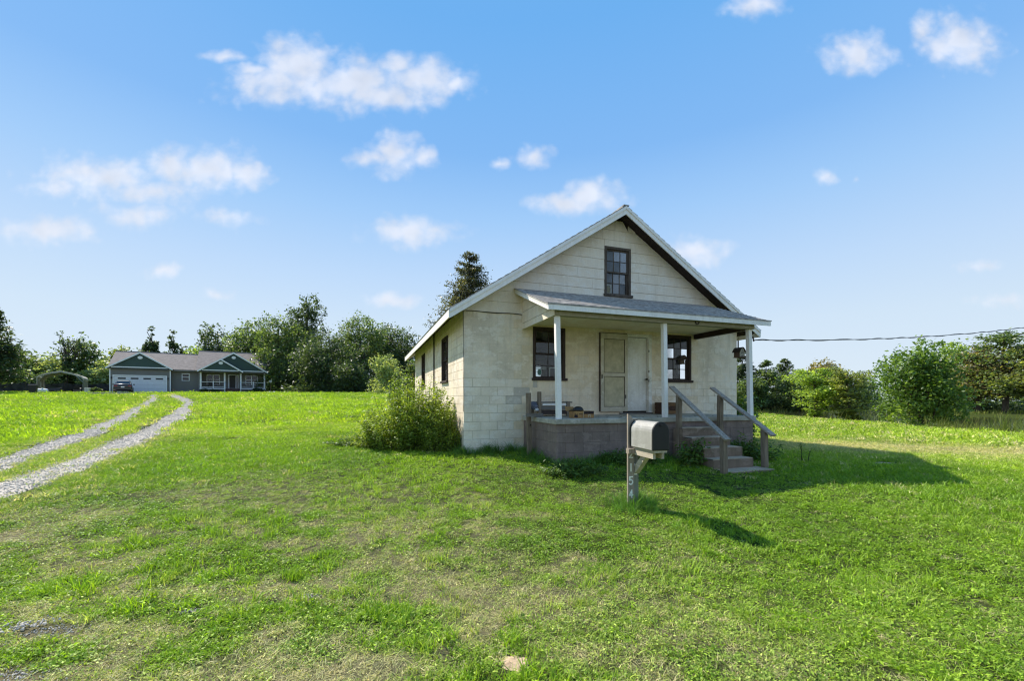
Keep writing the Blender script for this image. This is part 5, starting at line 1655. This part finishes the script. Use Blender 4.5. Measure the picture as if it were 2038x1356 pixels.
def make_tree(kind, x, y, ztop, width, mat, label, i):
    rs = np.random.RandomState(100+i)
    zb = float(gz(x, y)); h = ztop-zb; rx = width/2
    dist = math.hypot(x, y)
    ls = max(.05, dist*.0023)
    names = {'cedar': 'cedar_tree', 'round': 'leafy_tree', 'tall': 'tall_tree', 'bare': 'bare_tree', 'shrub': 'tall_shrub', 'pine': 'conifer_tree', 'layer': 'layered_tree', 'big': 'broadleaf_tree', 'flat': 'spreading_tree'}
    t = empty(names[kind], (x, y, zb), 0, label, 'shrub' if kind == 'shrub' else 'tree', 'trees of the surrounding woods')
    mb = MB(); P = None; up = .35; asp = .55; nrm = None
    leafm = M['leaf_'+mat]
    if kind in ('round', 'tall', 'shrub', 'big'):
        base = {'round': .01, 'tall': .10, 'shrub': .0, 'big': .13}[kind]*h
        rz = (h-base)/2; zc = base+rz
        nl = {'round': 17, 'tall': 14, 'shrub': 10, 'big': 24}[kind]
        # billowing crown: round lobes packed inside an egg-shaped envelope
        lobes = []; rr_ = rx*(.36 if kind != 'big' else .30)
        nl = int(nl*max(1.0, .75*rz/rx))
        for q in range(nl):
            d = rs.normal(size=3); d /= np.linalg.norm(d); d *= rs.rand()**.4
            zz_ = zc+d[2]*(rz-rr_); wid = 1.0 if kind not in ('big', 'tall') else 1.08-(.55 if kind == 'big' else .85)*max(0.0, (zz_-zc)/rz)
            lobes.append((d[0]*(rx-rr_*.8)*wid, d[1]*(rx-rr_*.8)*wid, zz_, rr_/rx*rs.uniform(.75, 1.3)*(wid if kind == 'tall' else 1)))
        for q in range(4): a_ = q*1.57+rs.rand(); lobes.append((math.cos(a_)*rx*.45, math.sin(a_)*rx*.45, base+rr_*rs.uniform(.6, 1.6), rr_/rx*1.2))
        if kind == 'tall': lobes.append((0, 0, h-rr_*.5, rr_/rx*.5))
        else: lobes.append((rs.normal()*.1*rx, 0, h-rr_*1.05, rr_/rx*1.15)); lobes.append((rx*.3, 0, h-rr_*1.7, rr_/rx*1.1)); lobes.append((-rx*.35, 0, h-rr_*1.9, rr_/rx*1.1)); lobes.append((0, 0, zc, .5))
        area = width*h/ls**2
        n = int(min(30000 if kind == 'big' else 20000, max(5000, area*(2.3 if kind == 'big' else 3.2))))
        P = crown_leaves(rs, lobes, rx, rx, rx, n, 44 if kind != 'big' else 34, .14 if kind != 'big' else .19)
        P[:, 2] = np.maximum(P[:, 2], .05*h if kind != 'shrub' else .05)
        tr = max(.06, h*.022)
        if kind != 'shrub':
            mb.tube([(0, 0, -.3), (rs.normal()*.02*h, rs.normal()*.02*h, base), (rs.normal()*.03*h, rs.normal()*.03*h, zc), (0, 0, h*.86)], [tr*1.35, tr, tr*.6, tr*.15], 7)
        else: tr *= .5
        for l in lobes: branch_mb(rs, mb, (0, 0, max(base*.8, l[2]*.45)), (l[0], l[1], l[2]), tr*.45)
        if kind == 'big': ls *= 1.35; asp = .5
        P = P[rs.rand(len(P)) > .02]
    elif kind == 'bare':
        tr = h*.016
        mb.tube([(0, 0, -.3), (.1, 0, h*.4), (0, .1, h*.7)], [tr*1.4, tr, tr*.4], 6)
        tips = []
        for k in range(16):
            a = rs.uniform(0, 6.28); b = rs.uniform(.35, .65)*h; e = np.array([math.cos(a)*rx*rs.uniform(.3, 1), math.sin(a)*rx*rs.uniform(.3, 1), h*rs.uniform(.75, 1.0)])
            branch_mb(rs, mb, (0, 0, b), e, tr*.55)
            for q in range(4):
                s_ = np.array((0, 0, b))+(e-np.array((0, 0, b)))*rs.uniform(.4, .9)
                e2 = s_+(e-s_)*.4+rs.normal(size=3)*rx*.25; e2[2] = abs(e2[2]); branch_mb(rs, mb, s_, e2, tr*.22, 3); tips.append(e2)
        lobes = [(rs.normal()*rx*.4, rs.normal()*rx*.4, h*rs.uniform(.3, .6), .25) for _ in range(5)]
        P = np.vstack([crown_leaves(rs, lobes, rx, rx, h*.5, 900, 20), np.repeat(np.array(tips), 4, 0)+rs.normal(size=(len(tips)*4, 3))*.15])
    elif kind in ('cedar', 'pine'):
        tr = h*.016
        mb.tube([(0, 0, -.3), (0, 0, h*.5), (0, 0, h*.99)], [tr*1.4, tr*.8, tr*.1], 6)
        out = []; nb = 300 if kind == 'cedar' else 110
        if kind == 'cedar': ls *= 1.5
        nlf = int(min(26000, max(6000, width*h/ls**2*4.5)))
        per = nlf//nb
        for k in range(nb):
            f = rs.rand()**.85; z = h*(.10+.88*f); a = rs.uniform(0, 6.28)
            Lb = rx*(1-f)**.75*rs.uniform(.6, 1.2)+.09*rx
            dz = Lb*(.35 if kind == 'cedar' else .15)*rs.uniform(-.2, 1)
            e = (math.cos(a)*Lb, math.sin(a)*Lb, z+dz)
            branch_mb(rs, mb, (0, 0, z), e, tr*.35*(1-f*.7), 3)
            m = max(6, int(per*(1.5*(1-f)+.35)))
            s_ = rs.rand(m)**.6
            q = np.outer(s_, np.array(e)-np.array((0, 0, z)))+np.array((0, 0, z))
            q += rs.normal(size=(m, 3))*np.array((.13, .13, .07))*max(Lb, .25*rx)
            out.append(q)
        out.append(np.column_stack([rs.normal(size=(80, 2))*.04*rx, h*rs.uniform(.9, 1.0, 80)]))
        P = np.vstack(out); asp = .32
    else:   # layered or flat spreading boughs
        tr = h*.022
        mb.tube([(0, 0, -.3), (.02*h, 0, h*.35), (-.02*h, 0, h*.7), (0, 0, h*.97)], [tr*1.4, tr, tr*.6, tr*.1], 7)
        out = []; nb = 80 if kind == 'layer' else 95
        nlf = int(min(20000, max(6000, width*h/ls**2*1.5))); per = nlf//nb
        for k in range(nb):
            f = rs.rand(); z = h*(.07+.9*f) if kind == 'layer' else h*(.22+.75*f); a = rs.uniform(0, 6.28)
            env = math.sin(math.pi*min(1, .22+.78*(1-f)))**.7 if kind == 'layer' else (1-f**2.6)**.6
            Lb = rx*env*rs.uniform(.45, 1.1)+.08*rx
            e = np.array((math.cos(a)*Lb, math.sin(a)*Lb, z+Lb*(.22 if kind == 'layer' else .12)*rs.uniform(-.4, 1)))
            branch_mb(rs, mb, (0, 0, z*.92), e, tr*.35, 3)
            m = max(6, int(per*(.5+Lb/rx)))
            s_ = rs.rand(m)**.5
            q = np.outer(s_, e-np.array((0, 0, z*.92)))+np.array((0, 0, z*.92))
            q += rs.normal(size=(m, 3))*np.array((.17, .17, .055 if kind == 'flat' else .06))*max(Lb, .4*rx)
            out.append(q)
        P = np.vstack(out); P[:, 2] = np.maximum(P[:, 2], .03); up = .9
    mb.build('trunk', M['bark'], t)
    link('crown', leaves_mesh('crown', P, ls, leafm, rs, up, asp), t)
    return t


for i, (k, x, y, zt, w, m, lab) in enumerate(TREES): make_tree(k, x, y, zt, w, m, lab, i)

# far woodland closing the horizon, one mass
rs = np.random.RandomState(77)
P = []
for a in np.linspace(-66, 66, 130):
    d = 150+rs.uniform(-12, 25)
    if -9 < a < 24: d += 10
    x, y = d*math.sin(R(a)), d*math.cos(R(a))
    hgt = rs.uniform(6, 10.5)*(1.0 if a < -5 else .8)
    zb = float(gz(x, y))
    q = rs.normal(size=(420, 3))*np.array((4.0, 3.0, hgt*.3)); q[:, 2] = np.abs(q[:, 2]+hgt*.4)
    P.append(q+np.array((x, y, zb)))
setp(link('far_woodland', leaves_mesh('far_woodland', np.vstack(P), .42, M['leaf_mid'], rs)), 'distant band of woodland along the horizon', 'woodland', kind='stuff')

# dark undergrowth closing the foot of the wood and the yard hedge
rs = np.random.RandomState(78); P = []
for (xa, ya, xb, yb, hgt, m) in ((-30, 60.5, -12, 62, 3.0, 55), (-27, 54, -17.5, 55, 1.7, 35), (-76, 64, -52, 74, 4.2, 70), (36, 86, 62, 84, 3.6, 46), (58, 74, 84, 66, 3.2, 46)):
    for k in range(m):
        f = rs.rand(); x, y = xa+(xb-xa)*f+rs.normal()*.6, ya+(yb-ya)*f+rs.normal()*.8
        q = rs.normal(size=(170, 3))*np.array((.8, .8, .5)); q[:, 2] = np.abs(q[:, 2])*hgt*.8*rs.uniform(.5, 1.1)
        P.append(q+np.array((x, y, float(gz(x, y)))))
setp(link('undergrowth', leaves_mesh('undergrowth', np.vstack(P), .17, M['leaf_dark'], rs)), 'dark undergrowth at the foot of the woods', 'undergrowth', kind='stuff')

# ------------------------------------------------------------------ shrubs, weeds, reeds
def blade_strip(rs, base, hgt, lean, width, segs=3):
    """arrays for curved grass-like blades: base (n,3)"""
    n = len(base); a = rs.uniform(0, 6.28, n); d = np.column_stack([np.cos(a), np.sin(a), np.zeros(n)]); sd = np.column_stack([-np.sin(a), np.cos(a), np.zeros(n)])
    tw = rs.uniform(0, 6.28, n); sd = np.column_stack([np.cos(tw), np.sin(tw), np.zeros(n)])
    V = []
    for k in range(segs+1):
        f = k/segs
        c = base+d*(lean*f**2)[:, None]+np.column_stack([np.zeros((n, 2)), hgt*(f-.22*f*f*(lean/hgt))])
        w = (width*(1-f**1.6)*.5+.0004)[:, None]
        V += [c-sd*w, c+sd*w]
    V = np.stack(V, 1)
    m = 2*(segs+1)
    q = np.array([[2*k, 2*k+1, 2*k+3, 2*k+2] for k in range(segs)])
    Q = (np.arange(n)*m)[:, None, None]+q[None]
    return V.reshape(-1, 3), Q.reshape(-1, 4)


M['leaf_bush'] = leafy('bush_leaf', [(.13, .20, .03), (.23, .32, .042), (.37, .45, .085)], .48, 1.6, .5)
M['leaf_weed'] = leafy('weed_leaf', [(.055, .11, .02), (.10, .18, .03), (.17, .26, .055)], .42, 2.0, .5)
M['stem'] = plain('green_stem', (.085, .10, .03), .8, var=.3)
M['reed'] = leafy('reed_blade', [(.10, .15, .03), (.17, .22, .045), (.27, .28, .10)], .35, .8, .6)


def stalk_bush(name, loc, rx, ry, hmax, ns, per, leaf, mat, label, seed, cat='bush', group=None, lean=.35, hfun=None):
    rs = np.random.RandomState(seed)
    e = empty(name, loc, 0, label, cat, group)
    mb = MB(); LP, LN = [], []
    for k in range(ns):
        a = rs.uniform(0, 6.28); r = rs.rand()**.5
        bx_, by_ = math.cos(a)*rx*r*.75, math.sin(a)*ry*r*.75
        hh_ = hmax*(1-.5*r**2)*rs.uniform(.45, 1.08)
        if hfun: hh_ *= hfun(bx_/rx)
        tx, ty = bx_+math.cos(a)*rx*lean*r*rs.uniform(.3, 1.2)+rs.normal()*.05, by_+math.sin(a)*ry*lean*r*rs.uniform(.3, 1.2)+rs.normal()*.05
        z0 = float(gz(loc[0]+bx_, loc[1]+by_))-loc[2]
        p0, p2 = np.array((bx_, by_, z0-.03)), np.array((tx, ty, z0+hh_)); p1 = (p0+p2)/2+np.array(((bx_-tx)*.2, (by_-ty)*.2, hh_*.05))
        mb.tube([tuple(p0), tuple(p1), tuple(p2)], [.008, .006, .002], 4, cap=False)
        t = rs.uniform(.12, 1.0, per)[:, None]
        c = (1-t)**2*p0+2*t*(1-t)*p1+t*t*p2
        b = rs.uniform(0, 6.28, per); off = np.column_stack([np.cos(b), np.sin(b), rs.uniform(-.1, .6, per)])
        LP.append(c+off*leaf*rs.uniform(.7, 3.2, (per, 1))); LN.append(off*np.array((.6, .6, 0))+np.array((0, 0, 1))+rs.normal(size=(per, 3))*.45)
    mb.build('stems', M['stem'], e)
    link('foliage', leaves_mesh('foliage', np.vstack(LP), leaf, mat, rs, N=np.vstack(LN), aspect=.36), e)
    return e


# overgrown bush at the left wall of the block house
stalk_bush('overgrown_bush', (-2.55, 10.6, float(gz(-2.55, 10.6))), 1.25, .95, 1.78, 270, 78, .040, M['leaf_bush'], 'tall overgrown green bush against the sunlit side wall of the block house', 5, hfun=lambda u: .85+.2*math.sin(u*2+1.2))
stalk_bush('overgrown_bush', (-1.72, 10.05, float(gz(-1.72, 10.05))), .62, .5, 1.2, 150, 75, .029, M['leaf_bush'], 'lower bush at the front corner of the block house', 6)
stalk_bush('sprawling_shrub', (-3.35, 10.75, float(gz(-3.35, 10.75))), .8, .5, .6, 80, 55, .035, M['leaf_bush'], 'low sprawling shrub on the field side of the tall bush', 7, lean=.7)
stalk_bush('sprawling_shrub', (-4.15, 10.85, float(gz(-4.15, 10.85))), .5, .3, .2, 40, 40, .03, M['leaf_weed'], 'small dark clump of low weeds out in the lawn left of the bush', 8, lean=.9)
# leafy weed on the steps, weeds by the porch
def at_house(u, v): p = H2W(u, v, 0); return (p.x, p.y, float(gz(p.x, p.y)))
stalk_bush('step_weed', at_house(4.08, -2.72), .2, .16, .62, 22, 22, .055, M['leaf_weed'], 'leafy weed growing beside the left edge of the steps', 9, 'weed', lean=.5)
stalk_bush('step_weed', at_house(5.95, -2.35), .55, .35, .55, 60, 30, .045, M['leaf_weed'], 'low dark weeds between the right handrail and the porch wall', 10, 'weed', lean=.6)
stalk_bush('porch_weed', at_house(2.95, -2.15), .6, .22, .34, 60, 26, .04, M['leaf_weed'], 'weeds along the middle of the brown porch wall', 11, 'weed', lean=.6)
stalk_bush('porch_weed', at_house(1.45, -2.55), .5, .3, .28, 60, 26, .038, M['leaf_weed'], 'pale leafed weeds in front of the left porch corner', 12, 'weed', lean=.7)
stalk_bush('corner_shrub', at_house(8.95, .9), .75, .6, 1.75, 70, 40, .07, M['leaf_weed'], 'leafy shrub behind the right wall of the block house', 13, 'shrub', lean=.5)
stalk_bush('tall_weed', at_house(6.95, -2.9), .10, .1, .75, 5, 34, .02, M['leaf_weed'], 'single spindly tall weed beyond the right handrail', 14, 'weed', lean=2.2)
# bushes along the ranch house
for x, w, hgt, lab, sd in ((9.3, .55, .62, 'round dark bush at the left end of the ranch porch', 21), (10.4, .7, .6, 'wide dark bush below the ranch porch rail', 22), (15.2, .9, .85, 'larger dark bush right of the ranch house steps', 23), (14.2, .5, .45, 'small bush beside the ranch house steps', 24), (-.9, .8, .7, 'low green bush at the left corner of the garage', 25)):
    p = on_ranch(x, -.6); rs = np.random.RandomState(sd)
    e = empty('foundation_bush', p, 0, lab, 'bush', 'bushes along the ranch house')
    q = crown_leaves(rs, [(rs.uniform(-.3, .3)*w, rs.uniform(-.3, .3)*w, hgt*rs.uniform(.35, .6), .6) for _ in range(6)], w, w*.8, hgt*.7, 1400, 24)
    q[:, 2] = np.maximum(q[:, 2], .02)
    link('foliage', leaves_mesh('foliage', q, .09, M['leaf_dark'], rs), e)
    mb = MB()
    for k in range(5): branch_mb(rs, mb, (0, 0, -.05), (rs.normal()*w*.4, rs.normal()*w*.3, hgt*.6), .025)
    mb.build('stems', M['bark'], e)
# pond-side reeds and bank weeds
rs = np.random.RandomState(31)
n = 15000
y = rs.uniform(9, 45, n); ex = 17.8+(fbm(y*.22+3, y*0+1.7)-.5)*1.6
x = ex+.7+rs.rand(n)**1.3*2.3+np.where(y < 17, .3, 0)
ok = rs.rand(n) < np.where(y < 19, 1.0, .06)
x, y = x[ok], y[ok]; n = len(x)
hgt = rs.uniform(.35, 1.05, n)*np.where(y < 17, 1.0, .85)*(.6+.8*vnoise(x*1.1, y*1.1))
V, Q = blade_strip(rs, np.column_stack([x, y, gz(x, y)-.05]), hgt, hgt*rs.uniform(.1, .55, n), rs.uniform(.012, .026, n))
setp(link('bank_reeds', np_mesh('bank_reeds', V, Q, None, M['reed'])), 'yellow green reeds and tall weeds along the pond bank', 'reeds', kind='stuff')
n = 9000
x = rs.uniform(24, 80, n); y = rs.uniform(60, 84, n); ok = (np.abs(gz(x, y)-WATER_Z-.15) < .35); x, y = x[ok], y[ok]; n = len(x)
hgt = rs.uniform(.25, .7, n)
V, Q = blade_strip(rs, np.column_stack([x, y, gz(x, y)-.05]), hgt, hgt*rs.uniform(.1, .4, n), rs.uniform(.05, .09, n), 2)
setp(link('far_bank_reeds', np_mesh('far_bank_reeds', V, Q, None, M['reed'])), 'green reeds along the far bank of the pond', 'reeds', kind='stuff')

# ------------------------------------------------------------------ lawn grass
def grass_material(name, trans=.33):
    m, N, L, b = new_mat(name)
    at = N.new('ShaderNodeAttribute'); at.attribute_type = 'INSTANCER'; at.attribute_name = 'tint'
    g = N.new('ShaderNodeNewGeometry')
    r = ramp_node(N, L, g.outputs['Random Per Island'], [(0, (.5, .55, .5)), (.5, (1, 1, 1)), (.85, (1.4, 1.3, 1.3)), (1, (1.8, 1.55, 1.8))])
    c = mixc(N, L, 1.0, at.outputs['Color'], r.outputs[0], 'MULTIPLY')
    L.new(c, b.inputs['Base Color']); b.inputs['Roughness'].default_value = .55; b.inputs['Specular IOR Level'].default_value = .3
    t = N.new('ShaderNodeBsdfTranslucent'); L.new(mixc(N, L, 1.0, c, (1.3, 1.4, .5), 'MULTIPLY'), t.inputs[0])
    mx = N.new('ShaderNodeMixShader'); mx.inputs[0].default_value = trans
    L.new(b.outputs[0], mx.inputs[1]); L.new(t.outputs[0], mx.inputs[2]); L.new(mx.outputs[0], N['Material Output'].inputs[0])
    return m


M['grass'] = grass_material('grass_blade')
TUFTS = bpy.data.collections.new('grass_tufts')


def tuft(name, seed, nb, rad, h0, h1, w, lean, leafy_n=0, leaf=.012):
    rs = np.random.RandomState(seed)
    a = rs.uniform(0, 6.28, nb); r = rad*rs.rand(nb)**.5
    hgt = rs.uniform(h0, h1, nb)
    V, Q = blade_strip(rs, np.column_stack([r*np.cos(a), r*np.sin(a), np.full(nb, -.01)]), hgt, hgt*rs.uniform(*lean, nb), np.full(nb, w)*rs.uniform(.7, 1.3, nb), 2)
    if leafy_n:
        P = np.column_stack([rs.normal(size=(leafy_n, 2))*rad*.6, rs.uniform(.01, h1*.7, leafy_n)])
        m2 = leaves_mesh('x', P, leaf, None, rs, up=1.2)
        co = np.zeros(len(m2.vertices)*3, np.float32); m2.vertices.foreach_get('co', co); b = len(V)
        V = np.vstack([V, co.reshape(-1, 3)]); Q = np.vstack([Q, np.arange(4*leafy_n).reshape(-1, 4)+b])
        bpy.data.meshes.remove(m2)
    o = bpy.data.objects.new(name, np_mesh(name, V, Q, None, M['grass'])); TUFTS.objects.link(o)


# alphabetical order is the pick order
tuft('a_short', 1, 17, .06, .022, .055, .0062, (.5, 1.6))
tuft('b_short', 2, 15, .065, .018, .045, .0075, (.8, 2.2))
tuft('c_mixed', 3, 9, .06, .02, .045, .006, (.6, 1.6), 13, .0125)
tuft('d_long', 4, 22, .06, .06, .13, .006, (.3, 1.0))
tuft('e_patch', 5, 40, .16, .03, .075, .0115, (.4, 1.5))
tuft('f_far', 6, 60, .42, .05, .12, .028, (.3, 1.1))
tuft('g_dry', 7, 34, .075, .010, .04, .0042, (.8, 2.6))
tuft('h_tall', 8, 26, .09, .16, .36, .008, (.3, .9))


def clear_of_things(x, y):
    """true where grass may grow"""
    c, s = math.cos(YAW), math.sin(YAW); dx, dy = x-AX, y-AY
    u, v = dx*c+dy*s, -dx*s+dy*c
    inside = ((u > .0) & (u < W) & (v > -.02) & (v < D)) | ((u > UL) & (u < UR) & (v > -PD-.0) & (v < 0)) | ((u > SU0-.02) & (u < SU1+.05) & (v > -3.42) & (v < -1.5))
    return ~inside & (x < 19.5), u, v


def grass_points():
    rs = np.random.RandomState(42)
    P, S, I, Cc, RO = [], [], [], [], []
    zones = [(1.2, 3.4, 800), (3.4, 6.0, 540), (6.0, 10, 270), (10, 16, 105), (16, 30, 26), (30, 58, 7.5)]
    for d0, d1, den in zones:
        n = int(1.48*(d1*d1-d0*d0)*den)
        y = np.sqrt(rs.uniform(d0*d0, d1*d1, n)); x = y*rs.uniform(-1.48, 1.48, n)
        ok, u, v = clear_of_things(x, y); x, y, u, v = x[ok], y[ok], u[ok], v[ok]
        td = track_dist(x, y) if d1 > 3 else np.full(len(x), 9.)
        tn = fbm(x*2.2+5, y*2.2+9, 3)
        dd_ = np.hypot(x, y); keep = (td > .02+(tn-.5)*.45+.30*ss(14, 22, dd_)) | (rs.rand(len(x)) < .09*(dd_ < 14))
        # bare gravel and soil spots near the camera
        for bx_, by_, r_, el in BARE:
            keep &= ~(np.hypot((x-bx_)/el, y-by_) < r_*(.6+.8*tn))
        x, y, u, v, td, tn = x[keep], y[keep], u[keep], v[keep], td[keep], tn[keep]
        dry = np.clip(lawn_tint(x, y)+.55*np.exp(-np.maximum(td, 0)/.35)*(td < 1.5), 0, 1)
        patch = fbm(x*.8+60, y*.8+20, 3); big = fbm(x*.13+3, y*.13+6, 3); fine = rs.rand(len(x))
        n = len(x)
        dist = np.hypot(x, y)
        idx = np.where(fine < .45, 0, np.where(fine < .8, 1, 2))
        idx = np.where((patch < .42) & (rs.rand(n) < .6) & (x < 2), 2, idx)
        idx = np.where((patch > .60) & (rs.rand(n) < .07), 3, idx)
        isdry = rs.rand(n) < .06+dry*.72+.3*(dry > .75)
        idx = np.where(isdry & (dist < 9), 6, idx)
        idx = np.where((dist > 8.5) & (rs.rand(n) < ss(8, 12, dist)), 4, idx)
        idx = np.where((dist > 17) & (rs.rand(n) < ss(16, 28, dist)), 5, idx)
        sc = rs.uniform(.6, 1.3, n)*(.82+.35*patch)*(1-.25*dry)
        sc = np.where(idx == 5, sc*(.9+.012*dist), sc)
        right = ss(1.5, 4.5, x)*(1-ss(8, 14, y))
        sc = sc*(1+.08*right)
        # longer uncut grass against walls, posts and steps
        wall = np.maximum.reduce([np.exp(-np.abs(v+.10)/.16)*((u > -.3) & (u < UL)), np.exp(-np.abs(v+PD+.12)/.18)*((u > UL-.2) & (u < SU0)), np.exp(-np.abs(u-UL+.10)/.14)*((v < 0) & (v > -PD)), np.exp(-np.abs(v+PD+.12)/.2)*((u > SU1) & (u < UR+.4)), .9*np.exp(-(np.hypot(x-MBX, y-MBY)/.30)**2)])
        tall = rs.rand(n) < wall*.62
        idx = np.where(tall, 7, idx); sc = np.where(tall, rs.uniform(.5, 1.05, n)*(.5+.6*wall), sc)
        g0 = np.array((.205, .350, .024)); g1 = np.array((.385, .530, .034)); g2 = np.array((.140, .260, .027)); st_ = np.array((.70, .60, .34))
        lime = ss(7, 15, y)*(1-ss(2, 10, x))+.35*ss(6, 10, x)
        a = np.clip(.25+.75*lime+(big-.5)*1.6, 0, 1)[:, None]
        col = g0*(1-a)+g1*a
        b_ = np.clip((.5-patch)*3, 0, 1)[:, None]*.7; col = col*(1-b_)+g2*b_
        k = np.where(isdry, .85, dry*.45)[:, None]*rs.uniform(.6, 1.1, (n, 1)); k = np.clip(k, 0, 1)
        col = col*(1-k)+st_*k
        col *= rs.uniform(.8, 1.2, (n, 1))
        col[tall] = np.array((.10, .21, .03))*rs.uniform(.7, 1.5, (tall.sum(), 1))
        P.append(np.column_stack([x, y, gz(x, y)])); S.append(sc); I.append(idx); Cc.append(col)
        RO.append(np.column_stack([rs.normal(size=n)*.12, rs.normal(size=n)*.12, rs.uniform(0, 6.283, n)]))
    return map(np.concatenate, (P, S, I, Cc, RO))


# (x, y, radius, stretch in x) of bare spots: gravel lower left, sandy holes, worn soil
BARE = [(-3.35, 3.05, .08, 3.4), (-3.0, 2.55, .07, 3.4), (-2.55, 3.3, .035, 3.0), (.02, 2.68, .085, 1.0), (-3.6, 2.75, .12, 1.6), (-1.7, 3.55, .03, 2.4), (8.0, 9.0, .25, 1.3)]
P, S, I, Cc, RO = grass_points()
n = len(P)
gme = bpy.data.meshes.new('lawn_grass'); gme.vertices.add(n); gme.vertices.foreach_set('co', P.astype(np.float32).ravel())
a = gme.attributes.new('scl', 'FLOAT', 'POINT'); a.data.foreach_set('value', S.astype(np.float32))
a = gme.attributes.new('pick', 'INT', 'POINT'); a.data.foreach_set('value', I.astype(np.int32))
a = gme.attributes.new('rot', 'FLOAT_VECTOR', 'POINT'); a.data.foreach_set('vector', RO.astype(np.float32).ravel())
a = gme.attributes.new('tint', 'FLOAT_COLOR', 'POINT'); a.data.foreach_set('color', np.column_stack([Cc, np.ones(n)]).astype(np.float32).ravel())


def scatter_tree(name, coll):
    ng = bpy.data.node_groups.new(name, 'GeometryNodeTree')
    ng.interface.new_socket('Geometry', in_out='INPUT', socket_type='NodeSocketGeometry')
    ng.interface.new_socket('Geometry', in_out='OUTPUT', socket_type='NodeSocketGeometry')
    N, L = ng.nodes, ng.links
    gi, go = N.new('NodeGroupInput'), N.new('NodeGroupOutput')
    ci = N.new('GeometryNodeCollectionInfo'); ci.inputs['Collection'].default_value = coll
    ci.inputs['Separate Children'].default_value = True; ci.inputs['Reset Children'].default_value = True
    ip = N.new('GeometryNodeInstanceOnPoints'); ip.inputs['Pick Instance'].default_value = True
    def attr(nm, ty):
        k = N.new('GeometryNodeInputNamedAttribute'); k.data_type = ty; k.inputs['Name'].default_value = nm; return k.outputs['Attribute']
    L.new(gi.outputs[0], ip.inputs['Points']); L.new(ci.outputs[0], ip.inputs['Instance'])
    L.new(attr('pick', 'INT'), ip.inputs['Instance Index'])
    er = N.new('FunctionNodeEulerToRotation'); L.new(attr('rot', 'FLOAT_VECTOR'), er.inputs[0]); L.new(er.outputs[0], ip.inputs['Rotation'])
    L.new(attr('scl', 'FLOAT'), ip.inputs['Scale'])
    L.new(ip.outputs[0], go.inputs[0])
    return ng


go = link('lawn_grass', gme)
md = go.modifiers.new('scatter', 'NODES'); md.node_group = scatter_tree('grass_scatter', TUFTS)
setp(go, 'short mown grass blades covering the lawn', 'grass', kind='stuff')

# ------------------------------------------------------------------ loose gravel stones
STONES = bpy.data.collections.new('gravel_stones')
def stone_material():
    m, N, L, b = new_mat('gravel_stone')
    at = N.new('ShaderNodeAttribute'); at.attribute_type = 'INSTANCER'; at.attribute_name = 'tint'
    L.new(at.outputs['Color'], b.inputs['Base Color']); b.inputs['Roughness'].default_value = .85
    return m
M['stone'] = stone_material()
for k in range(4):
    bm = bmesh.new(); bmesh.ops.create_icosphere(bm, subdivisions=1, radius=1); r_ = random.Random(k)
    for v in bm.verts: v.co *= r_.uniform(.7, 1.15); v.co.z *= .6; v.co.y *= .8
    me = bpy.data.meshes.new('stone%d' % k); bm.to_mesh(me); bm.free(); me.materials.append(M['stone'])
    STONES.objects.link(bpy.data.objects.new('stone%d' % k, me))
rs = np.random.RandomState(8)
Pp = []
for T, hw in ((TL, .42), (TR_, .45)):
    m = 13000; f = rs.rand(m)**1.5*(len(T)-2); i0 = f.astype(int); q = T[i0]+(T[i0+1]-T[i0])*(f-i0)[:, None]
    Pp.append(q+rs.normal(size=(m, 2))*hw*.55)
for bx_, by_, r_, el in (BARE[0], BARE[1], BARE[2], BARE[4], BARE[5]):
    m = int(900*el*r_); Pp.append(np.column_stack([bx_+rs.normal(size=m)*r_*el*.6, by_+rs.normal(size=m)*r_*.7]))
Pp = np.vstack(Pp); n = len(Pp)
z = gz(Pp[:, 0], Pp[:, 1])
dd = np.hypot(Pp[:, 0], Pp[:, 1])
gme = bpy.data.meshes.new('loose_gravel'); gme.vertices.add(n); gme.vertices.foreach_set('co', np.column_stack([Pp, z+np.where(dd > 4.6, .028, .004)]).astype(np.float32).ravel())
a = gme.attributes.new('scl', 'FLOAT', 'POINT'); a.data.foreach_set('value', (rs.uniform(.005, .015, n)*np.where(dd > 10, 1.6, np.where(dd < 4.6, .6, 1))).astype(np.float32))
a = gme.attributes.new('pick', 'INT', 'POINT'); a.data.foreach_set('value', rs.randint(0, 4, n).astype(np.int32))
a = gme.attributes.new('rot', 'FLOAT_VECTOR', 'POINT'); a.data.foreach_set('vector', rs.uniform(0, 6.28, (n, 3)).astype(np.float32).ravel())
g_ = rs.uniform(.32, .70, (n, 1)); a = gme.attributes.new('tint', 'FLOAT_COLOR', 'POINT'); a.data.foreach_set('color', np.column_stack([g_, g_*.89, g_*.76, np.ones(n)]).astype(np.float32).ravel())
go = link('loose_gravel', gme); md = go.modifiers.new('scatter', 'NODES'); md.node_group = scatter_tree('gravel_scatter', STONES)
setp(go, 'loose pale gravel stones in the wheel tracks and bare spots', 'gravel', kind='stuff')
